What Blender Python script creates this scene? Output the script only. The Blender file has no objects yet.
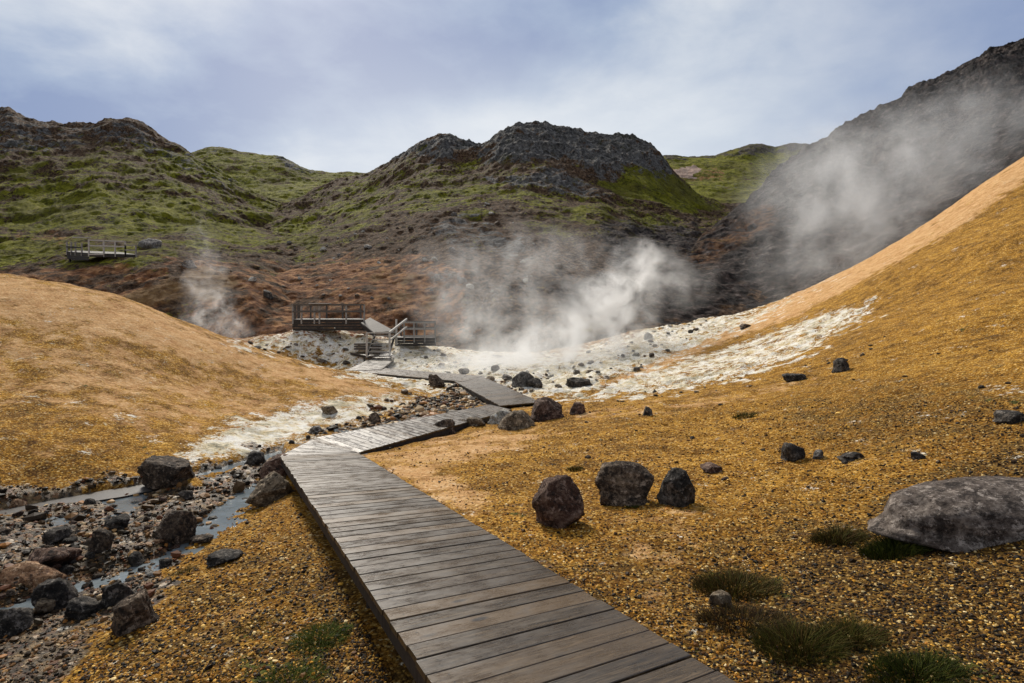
import bpy, bmesh, math, random
import numpy as np
from mathutils import Vector, Matrix
from mathutils.bvhtree import BVHTree

random.seed(7); RNG = np.random.default_rng(7)
S = bpy.context.scene
COL = S.collection
F = 560.0; CX = 512.0; HOR = 325.0; CYP = 341.5
PITCH = math.atan((CYP-HOR)/F)       # camera looks down by this much

# ------------------------------------------------------------------ site survey helpers
# (px, py) = a sight line from the view point, d = its length along +Y in metres
_cp, _sp = math.cos(PITCH), math.sin(PITCH)
def ray(px, py):
    a = (np.asarray(px, float)-CX)/F; b = (CYP-np.asarray(py, float))/F
    fy = _cp + b*_sp; fz = -_sp + b*_cp
    return a/fy, fz/fy
def W(px, py, d):
    a, e = ray(px, py); return np.stack(np.broadcast_arrays(a*d, d, e*d), -1)
def Wz(px, py, z):
    a, e = ray(px, py); d = z/e; return np.stack(np.broadcast_arrays(a*d, d, z), -1)
def pix(P):
    x, y, z = P[..., 0], P[..., 1], P[..., 2]
    depth = np.maximum(y*_cp - z*_sp, 0.05); up = y*_sp + z*_cp
    return CX + F*x/depth, CYP - F*up/depth

# ------------------------------------------------------------------ noise
def _h(ix, iy, iz, s):
    with np.errstate(over='ignore'):
        h = (ix.astype(np.uint32)*np.uint32(374761393) + iy.astype(np.uint32)*np.uint32(668265263)
             + iz.astype(np.uint32)*np.uint32(2147483647 & 1274126177) + np.uint32(s)*np.uint32(362437))
        h ^= h >> np.uint32(13); h *= np.uint32(1274126177); h ^= h >> np.uint32(16)
        h *= np.uint32(2246822519); h ^= h >> np.uint32(13)
    return h
def perlin(P, s=0):
    I = np.floor(P).astype(np.int64); f = P-I
    u = f*f*f*(f*(f*6-15)+10)
    out = 0
    for dx in (0, 1):
        wx = u[:, 0] if dx else 1-u[:, 0]
        for dy in (0, 1):
            wy = u[:, 1] if dy else 1-u[:, 1]
            for dz in ((0, 1) if P.shape[1] == 3 else (0,)):
                iz = I[:, 2]+dz if P.shape[1] == 3 else np.zeros(len(P), np.int64)
                h = _h(I[:, 0]+dx, I[:, 1]+dy, iz, s)
                a = (h & np.uint32(1023)).astype(np.float32)*(2*math.pi/1024)
                if P.shape[1] == 3:
                    c = ((h >> np.uint32(10)) & np.uint32(1023)).astype(np.float32)/511.5-1
                    r = np.sqrt(1-c*c)
                    g = (np.cos(a)*r*(f[:, 0]-dx)+np.sin(a)*r*(f[:, 1]-dy)+c*(f[:, 2]-dz))*1.5
                    w = wx*wy*(u[:, 2] if dz else 1-u[:, 2])
                else:
                    g = (np.cos(a)*(f[:, 0]-dx)+np.sin(a)*(f[:, 1]-dy))*1.4
                    w = wx*wy
                out = out + w*g
    return out
def fbm(P, sc, o=5, s=0, g=.5, ridged=False):
    P = np.asarray(P, float)/sc; t = 0; a = 1; n = 0
    for i in range(o):
        v = perlin(P+17.3*i, s+i)
        if ridged: v = 1-2*np.abs(v)*1.6
        t = t+a*v; n += a; a *= g; P = P*2.03
    return t/n
def smooth(a, b, x):
    t = np.clip((x-a)/(b-a), 0, 1); return t*t*(3-2*t)
def poly_sd(px, py, poly):
    """signed distance to a polygon, positive inside"""
    poly = np.array(poly, float); d = np.full(px.shape, 1e9); ins = np.zeros(px.shape, bool)
    for i in range(len(poly)):
        a, b = poly[i], poly[(i+1) % len(poly)]
        e = b-a; wx, wy = px-a[0], py-a[1]
        t = np.clip((wx*e[0]+wy*e[1])/(e@e+1e-12), 0, 1)
        d = np.minimum(d, np.hypot(wx-e[0]*t, wy-e[1]*t))
        if a[1] != b[1]:
            c = ((a[1] > py) != (b[1] > py)) & (px < (b[0]-a[0])*(py-a[1])/(b[1]-a[1])+a[0])
            ins ^= c
    return np.where(ins, d, -d)
def zone(px, py, poly, soft):
    return smooth(-soft, soft, poly_sd(px, py, poly))

# ------------------------------------------------------------------ object helpers
def tag(o, label=None, cat=None, group=None, kind=None):
    if label: o['label'] = label
    if cat: o['category'] = cat
    if group: o['group'] = group
    if kind: o['kind'] = kind
    return o
def link(name, me, mat=None, parent=None):
    o = bpy.data.objects.new(name, me); COL.objects.link(o)
    if mat: me.materials.append(mat)
    if parent: o.parent = parent
    return o
def empty(name, loc=(0, 0, 0), rz=0):
    o = bpy.data.objects.new(name, None); o.location = loc; o.rotation_euler = (0, 0, rz)
    o.empty_display_size = .2; COL.objects.link(o); return o
def np_mesh(name, V, Q, smooth_=True):
    """V (n,3); Q (m,3 or 4) faces"""
    me = bpy.data.meshes.new(name); V = np.asarray(V, np.float32); Q = np.asarray(Q, np.int32)
    me.vertices.add(len(V)); me.vertices.foreach_set('co', V.ravel())
    k = Q.shape[1]; me.loops.add(Q.size); me.loops.foreach_set('vertex_index', Q.ravel())
    me.polygons.add(len(Q)); me.polygons.foreach_set('loop_start', np.arange(0, Q.size, k, dtype=np.int32))
    me.polygons.foreach_set('loop_total', np.full(len(Q), k, np.int32))
    me.update(calc_edges=True)
    me.polygons.foreach_set('use_smooth', np.full(len(Q), smooth_, bool))
    return me
def col_attr(me, name, C4):
    a = me.color_attributes.new(name, 'FLOAT_COLOR', 'POINT')
    a.data.foreach_set('color', np.asarray(C4, np.float32).ravel())
def grid_faces(nr, nc):
    i = np.arange((nr-1)*(nc-1)); r = i//(nc-1); c = i % (nc-1); a = r*nc+c
    return np.stack([a, a+1, a+nc+1, a+nc], 1)

# ------------------------------------------------------------------ node helpers
class N:
    def __init__(s, name, vol=False):
        s.m = bpy.data.materials.new(name); s.m.use_nodes = True; s.t = s.m.node_tree; s.t.nodes.clear()
        s.out = s.t.nodes.new('ShaderNodeOutputMaterial')
    def n(s, ty, ins=None, **kw):
        x = s.t.nodes.new('ShaderNode'+ty)
        for k, v in kw.items(): setattr(x, k, v)
        for k, v in (ins or {}).items():
            if hasattr(v, 'is_output'): s.t.links.new(v, x.inputs[k])
            else: x.inputs[k].default_value = v
        return x
    def math(s, op, a, b=0., c=0., clamp=False):
        return s.n('Math', {0: a, 1: b, 2: c}, operation=op, use_clamp=clamp).outputs[0]
    def vm(s, op, a, b=(0, 0, 0)):
        x = s.n('VectorMath', {0: a, 1: b}, operation=op); return x.outputs[1] if op in ('LENGTH', 'DISTANCE') else x.outputs[0]
    def noise(s, v, sc, det=5, rough=.55, dist=0., lac=2.):
        return s.n('TexNoise', {'Vector': v, 'Scale': sc, 'Detail': det, 'Roughness': rough, 'Distortion': dist, 'Lacunarity': lac}).outputs[0]
    def vor(s, v, sc, out='Distance', feature='F1'):
        return s.n('TexVoronoi', {'Vector': v, 'Scale': sc}, feature=feature).outputs[out]
    def mr(s, v, a, b, c=0., d=1.):
        return s.n('MapRange', {0: v, 1: a, 2: b, 3: c, 4: d}, interpolation_type='SMOOTHSTEP').outputs[0]
    def mix(s, f, a, b, mode='MIX'):
        x = s.n('Mix', data_type='RGBA', blend_type=mode)
        for i, v in ((0, f), (6, a), (7, b)):
            if hasattr(v, 'is_output'): s.t.links.new(v, x.inputs[i])
            else: x.inputs[i].default_value = v if i == 0 else (tuple(v)+(1,))[:4]
        return x.outputs[2]
    def ramp(s, f, stops, interp='LINEAR'):
        x = s.n('ValToRGB', {0: f}); cr = x.color_ramp; cr.interpolation = interp
        while len(cr.elements) < len(stops): cr.elements.new(.5)
        for e, (p, c) in zip(cr.elements, stops): e.position = p; e.color = (tuple(c)+(1,))[:4]
        return x.outputs[0]
    def bump(s, h, strength, dist, normal=None):
        ins = {'Height': h, 'Strength': strength, 'Distance': dist}
        if normal is not None: ins['Normal'] = normal
        return s.n('Bump', ins).outputs[0]
    def surf(s, color, rough=.9, normal=None, spec=.3, **kw):
        ins = {'Base Color': color if hasattr(color, 'is_output') else (tuple(color)+(1,))[:4], 'Roughness': rough, 'Specular IOR Level': spec}
        if normal is not None: ins['Normal'] = normal
        ins.update(kw)
        b = s.n('BsdfPrincipled', ins); s.t.links.new(b.outputs[0], s.out.inputs[0]); return s.m

# ------------------------------------------------------------------ materials
def ground_material():
    m = N('ground')
    P = m.n('NewGeometry').outputs['Position']
    A = m.n('SeparateColor', {0: m.n('Attribute', attribute_name='zoneA').outputs['Color']})
    B = m.n('SeparateColor', {0: m.n('Attribute', attribute_name='zoneB').outputs['Color']})
    white, silt, peach = A.outputs; dark, mossy, rust = B.outputs
    big = m.noise(P, .35, 6, .6); mid = m.noise(P, 2.3, 6, .65); fine = m.noise(P, 16, 4, .7)
    vfine = m.noise(P, 60, 2, .6)
    cell = m.n('TexVoronoi', {'Vector': P, 'Scale': 42., 'Randomness': 1.})
    cr = m.n('SeparateColor', {0: cell.outputs['Color']})
    cell2 = m.n('TexVoronoi', {'Vector': P, 'Scale': 13., 'Randomness': 1.}); cr2 = m.n('SeparateColor', {0: cell2.outputs['Color']})
    # golden gravel
    peb = m.ramp(cr.outputs[0], [(0, (.014, .007, .002)), (.25, (.08, .034, .005)), (.5, (.25, .115, .014)), (.75, (.46, .24, .04)), (.93, (.68, .45, .13)), (1, (.85, .70, .38))])
    base = m.ramp(m.math('ADD', m.math('MULTIPLY', mid, .6), m.math('MULTIPLY', big, .5)), [(.42, (.15, .064, .007)), (.55, (.40, .19, .020)), (.68, (.62, .33, .05))])
    c = m.mix(.62, base, peb)
    c = m.mix(1., c, m.ramp(m.math('ADD', m.math('MULTIPLY', mid, .5), m.math('MULTIPLY', fine, .5)), [(.36, (.42, .38, .36)), (.5, (1., .98, .96)), (.62, (1.5, 1.5, 1.45))]), 'MULTIPLY')
    sp = m.mr(cr2.outputs[0], .80, .95)
    c = m.mix(m.math('MULTIPLY', sp, .35), c, (.09, .045, .015))
    # dark gravel, also carrying painted vignette and cloud shade towards the corners
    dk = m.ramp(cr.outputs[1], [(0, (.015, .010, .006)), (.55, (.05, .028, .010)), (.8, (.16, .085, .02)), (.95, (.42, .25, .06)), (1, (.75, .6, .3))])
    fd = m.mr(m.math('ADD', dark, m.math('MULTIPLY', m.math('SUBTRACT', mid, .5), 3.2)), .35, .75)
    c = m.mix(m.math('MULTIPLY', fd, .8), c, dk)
    # peach clay
    pc = m.ramp(m.math('ADD', m.math('MULTIPLY', fine, .6), m.math('MULTIPLY', mid, .4)), [(.38, (.46, .22, .08)), (.52, (.70, .42, .19)), (.66, (.85, .65, .42))])
    fp = m.mr(m.math('ADD', peach, m.math('MULTIPLY', m.math('SUBTRACT', m.noise(P, 1.3, 8, .75), .5), 3.0)), .35, .85)
    c = m.mix(m.math('MULTIPLY', fp, .85), c, pc)
    # white sinter crust
    wv = m.noise(P, 1.8, 8, .75, .6)
    wc = m.ramp(wv, [(.33, (.22, .20, .14)), (.40, (.50, .46, .34)), (.45, (.78, .68, .47)), (.50, (.84, .79, .67)), (.58, (.92, .89, .81))])
    ws = m.mr(m.noise(P, 5, 6, .85), .53, .62)
    wc = m.mix(m.math('MULTIPLY', ws, .4), wc, (.22, .20, .15))
    wy = m.mr(m.noise(P, .8, 5, .7), .52, .68)
    wc = m.mix(m.math('MULTIPLY', wy, .6), wc, (.62, .46, .20))
    wc = m.mix(m.math('MULTIPLY', m.mr(m.noise(P, .55, 8, .78), .52, .62), .6), wc, m.ramp(fine, [(.35, (.10, .09, .055)), (.5, (.24, .22, .15)), (.65, (.42, .40, .31))]))
    fw = m.mr(m.math('ADD', white, m.math('ADD', m.math('MULTIPLY', m.math('SUBTRACT', m.noise(P, 1.5, 10, .82, .3), .5), 3.6), m.math('MULTIPLY', m.math('SUBTRACT', fine, .5), 1.2))), .40, .62)
    c = m.mix(fw, c, wc)
    # rust stains
    fr = m.mr(m.math('ADD', rust, m.math('MULTIPLY', m.math('SUBTRACT', mid, .5), 3.)), .45, .8)
    c = m.mix(fr, c, m.ramp(fine, [(.35, (.13, .05, .025)), (.6, (.30, .12, .045)), (.75, (.45, .22, .10))]))
    # silt of the stream bed
    stc = m.ramp(m.noise(P, 5, 8, .75), [(.38, (.010, .007, .004)), (.48, (.048, .033, .018)), (.57, (.17, .11, .05)), (.68, (.44, .30, .15))])
    stc = m.mix(m.mr(cr2.outputs[1], .6, .9), stc, m.ramp(cr2.outputs[2], [(0, (.02, .018, .014)), (.4, (.12, .055, .03)), (.7, (.35, .19, .08)), (1, (.6, .55, .45))]))
    fs = m.mr(m.math('ADD', silt, m.math('MULTIPLY', m.math('SUBTRACT', mid, .5), 2.4)), .4, .62)
    c = m.mix(fs, c, stc)
    # moss
    fm = m.mr(m.math('ADD', mossy, m.math('MULTIPLY', m.math('SUBTRACT', m.noise(P, 1.6, 8, .75), .5), 3.6)), .45, .7)
    c = m.mix(fm, c, m.ramp(fine, [(.35, (.03, .035, .01)), (.6, (.09, .10, .02)), (.75, (.20, .19, .06))]))
    rough = m.mix(fs, (.95,)*3, (.55,)*3)
    h1 = m.math('MULTIPLY', cell.outputs['Distance'], -1.)
    b = m.bump(m.math('ADD', h1, m.math('MULTIPLY', vfine, .7)), .8, .012)
    b = m.bump(m.math('ADD', fine, m.math('MULTIPLY', cell2.outputs['Distance'], -.6)), .7, .05, b)
    b = m.bump(m.noise(P, 3.5, 8, .7), .6, .16, b)
    return m.surf(c, rough, b, m.mix(fs, (.08,)*3, (.2,)*3))

def hill_material():
    m = N('hillside')
    P = m.n('NewGeometry').outputs['Position']
    A = m.n('SeparateColor', {0: m.n('Attribute', attribute_name='zoneA').outputs['Color']})
    B = m.n('SeparateColor', {0: m.n('Attribute', attribute_name='zoneB').outputs['Color']})
    rock, clay, grass = A.outputs; scree, pale, ochre = B.outputs
    big = m.noise(P, .06, 8, .65); mid = m.noise(P, .35, 8, .72); fine = m.noise(P, 1.9, 8, .75)
    n2 = m.noise(m.vm('ADD', P, (91, 13, 7)), .17, 9, .75)
    brown = m.ramp(fine, [(.36, (.014, .010, .007)), (.47, (.085, .050, .028)), (.56, (.20, .12, .068)), (.68, (.40, .28, .19))])
    c = brown
    fg = m.mr(m.math('ADD', grass, m.math('ADD', m.math('MULTIPLY', m.math('SUBTRACT', n2, .5), 3.6), m.math('MULTIPLY', m.math('SUBTRACT', fine, .5), 2.0))), .38, .66)
    gc = m.ramp(m.math('ADD', m.math('MULTIPLY', fine, .55), m.math('MULTIPLY', mid, .5)), [(.38, (.020, .020, .004)), (.47, (.10, .10, .008)), (.54, (.25, .245, .015)), (.68, (.46, .42, .05))])
    gc = m.mix(m.mr(big, .45, .62), gc, m.mix(.5, gc, (.12, .095, .028)))
    c = m.mix(fg, c, gc)
    fc = m.mr(m.math('ADD', clay, m.math('MULTIPLY', m.math('SUBTRACT', mid, .5), 3.4)), .42, .75)
    cc = m.ramp(m.noise(P, .9, 8, .7), [(.36, (.07, .030, .015)), (.48, (.30, .125, .052)), (.58, (.66, .34, .15))])
    c = m.mix(m.math('MULTIPLY', fc, .9), c, cc)
    fo = m.mr(m.math('ADD', ochre, m.math('MULTIPLY', m.math('SUBTRACT', mid, .5), 2.)), .42, .75)
    c = m.mix(fo, c, m.ramp(fine, [(.35, (.22, .12, .05)), (.6, (.40, .25, .11)), (.75, (.55, .40, .22))]))
    fr = m.mr(m.math('ADD', rock, m.math('MULTIPLY', m.math('SUBTRACT', mid, .5), 3.0)), .42, .62)
    rc = m.ramp(m.noise(P, 1.1, 10, .8, .3), [(.34, (.014, .013, .012)), (.45, (.09, .085, .08)), (.54, (.23, .22, .205)), (.66, (.46, .44, .41))])
    rc = m.mix(m.math('MULTIPLY', m.mr(n2, .54, .66), .7), rc, (.055, .055, .018))
    c = m.mix(fr, c, rc)
    fsr = m.mr(m.math('ADD', scree, m.math('MULTIPLY', m.math('SUBTRACT', mid, .5), 1.2)), .35, .6)
    sc = m.ramp(m.noise(P, .8, 10, .78), [(.36, (.008, .008, .009)), (.47, (.040, .035, .033)), (.56, (.12, .095, .085)), (.67, (.32, .26, .23))])
    sc = m.mix(m.math('MULTIPLY', m.mr(n2, .53, .68), .55), sc, (.075, .034, .022))
    c = m.mix(fsr, c, sc)
    fp = m.mr(m.math('ADD', pale, m.math('MULTIPLY', m.math('SUBTRACT', mid, .5), 2.)), .45, .62)
    c = m.mix(fp, c, m.ramp(fine, [(.35, (.42, .22, .14)), (.6, (.70, .55, .45)), (.75, (.8, .75, .68))]))
    # light lichen-grey stones littered on the slope
    vs = m.n('TexVoronoi', {'Vector': P, 'Scale': 1.15, 'Randomness': 1.})
    vr = m.n('SeparateColor', {0: vs.outputs['Color']})
    st = m.math('MULTIPLY', m.mr(vs.outputs['Distance'], .22, .12), m.mr(vr.outputs[0], .78, .86))
    st = m.math('MULTIPLY', st, m.mr(n2, .45, .6))
    c = m.mix(m.math('MULTIPLY', st, .8), c, m.ramp(vr.outputs[1], [(0, (.10, .095, .085)), (1, (.36, .34, .31))]))
    b = m.bump(m.noise(P, 4.5, 6, .75), .55, .18)
    b = m.bump(m.math('ADD', fine, m.math('MULTIPLY', st, .4)), 1., .9, b)
    b = m.bump(mid, .7, 2.2, b)
    return m.surf(c, .95, b, .15)

def rock_material(name, c1, c2, c3, sc=1., rough=.85):
    m = N(name); P = m.n('TexCoord').outputs['Object']
    oi = m.n('ObjectInfo').outputs['Random']
    P = m.vm('ADD', P, m.n('CombineXYZ', {0: m.math('MULTIPLY', oi, 37.), 1: oi, 2: m.math('MULTIPLY', oi, 11.)}).outputs[0])
    a = m.noise(P, 5*sc, 8, .7, .3); b = m.noise(P, 28*sc, 6, .75); k = m.noise(P, 11*sc, 8, .8)
    c = m.ramp(m.math('ADD', m.math('MULTIPLY', a, .6), m.math('MULTIPLY', b, .42)), [(.42, c1), (.51, c2), (.60, c3)])
    c = m.mix(m.math('MULTIPLY', m.mr(k, .53, .60), .85), c, tuple(min(1, v*1.7+.07) for v in c3))
    c = m.mix(m.math('MULTIPLY', m.mr(m.noise(P, 7*sc, 9, .8), .49, .40), .8), c, tuple(v*.5 for v in c1))
    c = m.mix(1., c, m.n('CombineColor', {0: m.math('ADD', m.math('MULTIPLY', oi, .5), .75), 1: m.math('ADD', m.math('MULTIPLY', oi, .5), .75), 2: m.math('ADD', m.math('MULTIPLY', oi, .5), .75)}).outputs[0], 'MULTIPLY')
    n = m.bump(b, .9, .02); n = m.bump(k, .9, .05, n); n = m.bump(a, .9, .09, n)
    return m.surf(c, rough, n, .3)

def wood_material(name, wet=1., tint=1., along='X'):
    m = N(name); P = m.n('TexCoord').outputs['UV']
    T = m.n('SeparateColor', {0: m.n('Attribute', attribute_name='tone').outputs['Color']})
    off = m.n('CombineXYZ', {0: m.math('MULTIPLY', T.outputs[0], 60.), 1: m.math('MULTIPLY', T.outputs[1], 40.), 2: 0.}).outputs[0]
    Q = m.vm('ADD', P, off)
    gr = m.vm('MULTIPLY', Q, (1.6, 26., 1.)); g = m.noise(gr, 1.5, 7, .7, .9)
    g2 = m.noise(m.vm('MULTIPLY', Q, (3., 90., 1.)), 1.6, 4, .7, .2)
    st = m.noise(m.vm('MULTIPLY', Q, (2., 3.5, 1.)), 1.4, 6, .7)
    c = m.ramp(m.math('ADD', m.math('MULTIPLY', g, .55), m.math('MULTIPLY', g2, .45)),
               [(.38, (.018*tint, .013*tint, .008*tint)), (.5, (.080*tint, .060*tint, .037*tint)), (.60, (.22*tint, .17*tint, .11*tint))])
    c = m.mix(m.mr(T.outputs[2], .62, .95), c, m.mix(.55, c, (.25*tint, .175*tint, .095*tint)))
    c = m.mix(m.math('MULTIPLY', m.mr(T.outputs[2], .35, .05), .55), c, (.035, .030, .026))
    c = m.mix(m.math('MULTIPLY', m.mr(st, .52, .68), .5), c, (.035, .028, .022))
    kn = m.n('TexVoronoi', {'Vector': m.vm('MULTIPLY', Q, (1.9, 5.2, 1.)), 'Scale': 1., 'Randomness': 1.})
    kd = m.mr(m.math('ADD', kn.outputs['Distance'], m.math('MULTIPLY', g2, .06)), .20, .11)
    c = m.mix(m.math('MULTIPLY', kd, m.mr(m.n('SeparateColor', {0: kn.outputs['Color']}).outputs[0], .45, .5)), c, (.014, .010, .008))
    uv = m.n('SeparateXYZ', {0: P}); au = m.math('ABSOLUTE', m.math('SUBTRACT', m.math('ABSOLUTE', uv.outputs[0]), .66)); av = m.math('ABSOLUTE', m.math('SUBTRACT', m.math('ABSOLUTE', uv.outputs[1]), .042))
    scr = m.mr(m.math('SQRT', m.math('ADD', m.math('MULTIPLY', au, au), m.math('MULTIPLY', av, av))), .010, .005)
    c = m.mix(m.math('MULTIPLY', scr, .9), c, (.006, .005, .004))
    c = m.mix(m.math('MULTIPLY', m.mr(m.noise(m.vm('MULTIPLY', m.n('NewGeometry').outputs['Position'], (1., 1., 1.)), 1.1, 6, .7), .48, .62), .45), c, (.05, .034, .018))
    rough = m.mr(m.math('ADD', m.math('MULTIPLY', st, .7), m.math('MULTIPLY', g2, .3)), .36, .64, .20 if wet else .6, .44 if wet else .85)
    n = m.bump(m.math('ADD', g2, m.math('MULTIPLY', g, .7)), .55, .004); n = m.bump(st, .35, .006, n)
    return m.surf(m.mix(1., c, (1.12, 1.0, .84), 'MULTIPLY'), rough, n, .5 if wet else .3)

def plain_wood(name, c1, c2, rough=.7):
    m = N(name); P = m.n('TexCoord').outputs['Object']
    g = m.noise(m.vm('MULTIPLY', P, (3., 3., 1.)), 9, 6, .7)
    return m.surf(m.ramp(g, [(.35, c1), (.65, c2)]), rough, m.bump(g, .4, .01), .3)

def water_material():
    m = N('water'); P = m.n('NewGeometry').outputs['Position']
    r = m.noise(m.vm('MULTIPLY', P, (1., 1., .3)), 9., 4, .6, .4)
    n = m.bump(r, .35, .02); n = m.bump(m.noise(P, 32., 3, .6), .3, .004, n)
    c = m.ramp(m.noise(P, 1.3, 5, .6), [(.35, (.10, .12, .13)), (.6, (.17, .20, .215)), (.8, (.24, .26, .27))])  # milky blue base, with sky reflection painted into the colour
    return m.surf(c, .06, n, .7, IOR=1.33)

def pebble_material(name='pebbles', rough=.75):
    m = N(name); P = m.n('NewGeometry').outputs['Position']
    c = m.n('Attribute', attribute_name='tone').outputs['Color']
    k = m.noise(P, 90, 4, .7)
    c = m.mix(.35, c, m.mix(1., c, m.ramp(k, [(.35, (.4,)*3), (.65, (1.5,)*3)]), 'MULTIPLY'))
    return m.surf(c, rough, m.bump(k, .4, .004), .12)

def blade_material():
    m = N('grass_blades'); c = m.n('Attribute', attribute_name='tone').outputs['Color']
    return m.surf(c, .75, None, .08)

def steam_material(name, blobs, dens, nscale=2.2, thr=(.42, .68), seed=0., stretch=(1, 1, 1), light=(.93, .94, .95)):
    """blobs: (center, radii, weight) in metres local to the object"""
    m = N(name); P = m.n('TexCoord').outputs['Object']
    warp = m.vm('SUBTRACT', m.n('TexNoise', {'Vector': m.vm('ADD', P, (seed, 0, 0)), 'Scale': .35*nscale/2.2, 'Detail': 2.}).outputs['Color'], (.5, .5, .5))
    Pw = m.vm('ADD', P, m.vm('MULTIPLY', warp, (3., 3., 3.)))
    tot = None
    for c, r, w in blobs:
        q = m.vm('MULTIPLY', m.vm('SUBTRACT', Pw, tuple(c)), tuple(1/v for v in r))
        f = m.math('MULTIPLY', m.mr(m.vm('LENGTH', q), 1., 0.), w)
        tot = f if tot is None else m.math('ADD', tot, f)
    n = m.noise(m.vm('ADD', m.vm('MULTIPLY', Pw, stretch), (seed*3, seed, 5)), nscale/4., 5, .62, .35)
    d = m.math('MULTIPLY', m.math('MULTIPLY', tot, m.mr(n, thr[0], thr[1])), dens)
    v = m.n('VolumePrincipled', {'Color': tuple(light)+(1,), 'Density': d, 'Anisotropy': .4})
    m.t.links.new(v.outputs[0], m.out.inputs['Volume']); return m.m

# ------------------------------------------------------------------ boardwalk plan (corners on the sight lines)
def deckpt(px, py):
    d = 924./(py-(369+.03*(px-223))); return W(px, py, d)
A0, B0 = deckpt(432, 683), deckpt(639, 624)
A1, B1 = deckpt(280, 456), deckpt(358, 452.5)
def extend(p, q, t): return p+(q-p)*t
A00, B00 = extend(A1, A0, 1.55), extend(B1, B0, 1.55)
zf = -2.62
sections = [   # (left start, right start, right end, left end)
    (A00, B00, B1, A1),
    (None,),
    (Wz(316, 437.5, -2.60), B1-np.array([0, 0, .002]), Wz(512, 409.5, -2.62), Wz(490, 404.5, -2.60)),
    (Wz(500, 405.6, -2.61), Wz(541, 402, -2.61), Wz(482, 376.2, -2.60), Wz(452, 380, -2.60)),
    (Wz(463, 381.5, -2.59), Wz(482, 376.0, -2.59), Wz(379, 367.6, -2.52), Wz(346, 370.5, -2.52)),
    (Wz(346, 370.5, -2.50), Wz(381, 369.6, -2.50), W(394, 359.6, 37.2), W(369, 359.2, 37.4)),
    (W(394.5, 357.4, 36.6), W(376, 357.8, 36.6), W(350, 352.2, 39.5), W(390, 351.0, 39.7)),
]

# ------------------------------------------------------------------ ground height field
ctrl = []
def cd(*L):
    for px, py, d in L: ctrl.append(W(px, py, d))
def cz(*L):
    for px, py, z in L: ctrl.append(Wz(px, py, z))
for t in (0, .2, .4, .6, .8, .95):                       # flush with the right edge of the walk
    p = B0+(B1-B0)*t; ctrl.append(p+np.array([.15, .05, -.02]))
cd((850, 683, 2.98), (1024, 683, 2.78), (1024, 600, 3.55), (860, 600, 4.0), (700, 600, 4.3), (1024, 500, 5.3), (860, 500, 6.3), (700, 500, 7.0),
   (560, 500, 7.5), (1024, 430, 7.3), (860, 430, 9.5), (700, 430, 11.8), (560, 430, 13.0), (470, 437, 13.2), (600, 400, 18.), (700, 390, 18.), (860, 370, 15.), (1024, 370, 10.),
   (1024, 300, 15.5), (1024, 230, 23.5), (1024, 158, 36.), (930, 222, 38.), (860, 263, 40.), (800, 292, 41.), (735, 322, 41.), (900, 300, 24.),
   (800, 340, 25.), (700, 365, 27.), (1024, 178, 47.), (930, 246, 49.), (860, 286, 50.), (800, 315, 52.), (1024, 230, 62.), (860, 330, 64.),
   (1300, 300, 11.), (1300, 120, 24.), (1300, 0, 36.), (1300, 20, 48.), (1300, 520, 3.6), (1700, 600, 2.4), (1700, 200, 14.), (1700, -120, 32.), (1700, -60, 50.),
   (640, 331, 42.), (560, 352, 40.), (700, 319, 45.), (660, 350, 34.), (600, 365, 30.), (640, 360, 57.), (560, 370, 54.),
   (520, 355, 40.), (350, 349, 42.), (285, 333, 42.3), (320, 331.5, 41.6), (352, 332, 41.8), (335, 328, 45.), (430, 345, 44.), (250, 338, 44.), (0, 320, 42.), (120, 325, 40.),
   (0, 385, 58.), (250, 385, 58.), (512, 385, 60.), (-600, 385, 50.),
   (0, 275, 20.), (60, 284, 20.5), (120, 297, 21.), (160, 313, 21.5), (200, 330, 22.), (250, 348, 22.5), (290, 362, 22.8), (330, 372, 23.), (370, 383, 22.5), (405, 394, 21.), (-300, 240, 20.), (-800, 200, 22.),
   (0, 325, 32.), (120, 345, 32.), (200, 356, 31.), (280, 368, 30.), (0, 400, 12.5), (0, 340, 15.3), (140, 400, 14.3), (140, 345, 17.5), (230, 400, 16.8),
   (250, 370, 19.8), (330, 400, 18.2), (-300, 450, 7.5), (-300, 330, 14.), (60, 450, 10.6), (200, 430, 13.5), (0, 460, 9.9), (-800, 450, 5.))
cz((0, 505, -2.86), (140, 480, -2.86), (280, 444, -2.86), (400, 401, -2.80), (-300, 540, -2.9), (425, 683, -2.42), (300, 683, -2.46), (150, 683, -2.58),
   (0, 683, -2.78), (350, 600, -2.5), (300, 530, -2.62), (250, 530, -2.76), (200, 600, -2.66), (100, 600, -2.86), (0, 600, -2.92), (0, 540, -2.93),
   (100, 540, -2.95), (200, 500, -2.95), (262, 470, -2.93), (340, 430, -2.93), (-400, 683, -2.9), (-400, 560, -3.0), (430, 400, -2.86), (500, 399, -2.80),
   (560, 385, -2.68), (450, 362, -2.45), (400, 365, -2.6), (460, 415, -2.90), (330, 362, -2.6))
for p in ((0, 0, -1.9), (2.2, 0, -1.55), (-2, 0, -2.35), (-5, 0, -2.8), (5, 0, -.9), (0, -8, -1.4), (9, -6, .3), (-9, -6, -2.2), (.2, 1.5, -2.0)): ctrl.append(np.array(p, float))
ctrl = np.array(ctrl); C0 = np.array([0., -3.])
def lp(X, Y):
    x, y = X-C0[0], Y-C0[1]; r = np.hypot(x, y)
    return np.stack([np.arctan2(x, np.maximum(y, -1e9)), np.log(r+1e-6)], -1), r
U, RR = lp(ctrl[:, 0], ctrl[:, 1]); V_ = ctrl[:, 2]/(RR+2.)
n = len(U)
def kern(a, b):
    d2 = ((a[:, None, :]-b[None, :, :])**2).sum(-1); return .5*d2*np.log(d2+1e-12)
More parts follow.
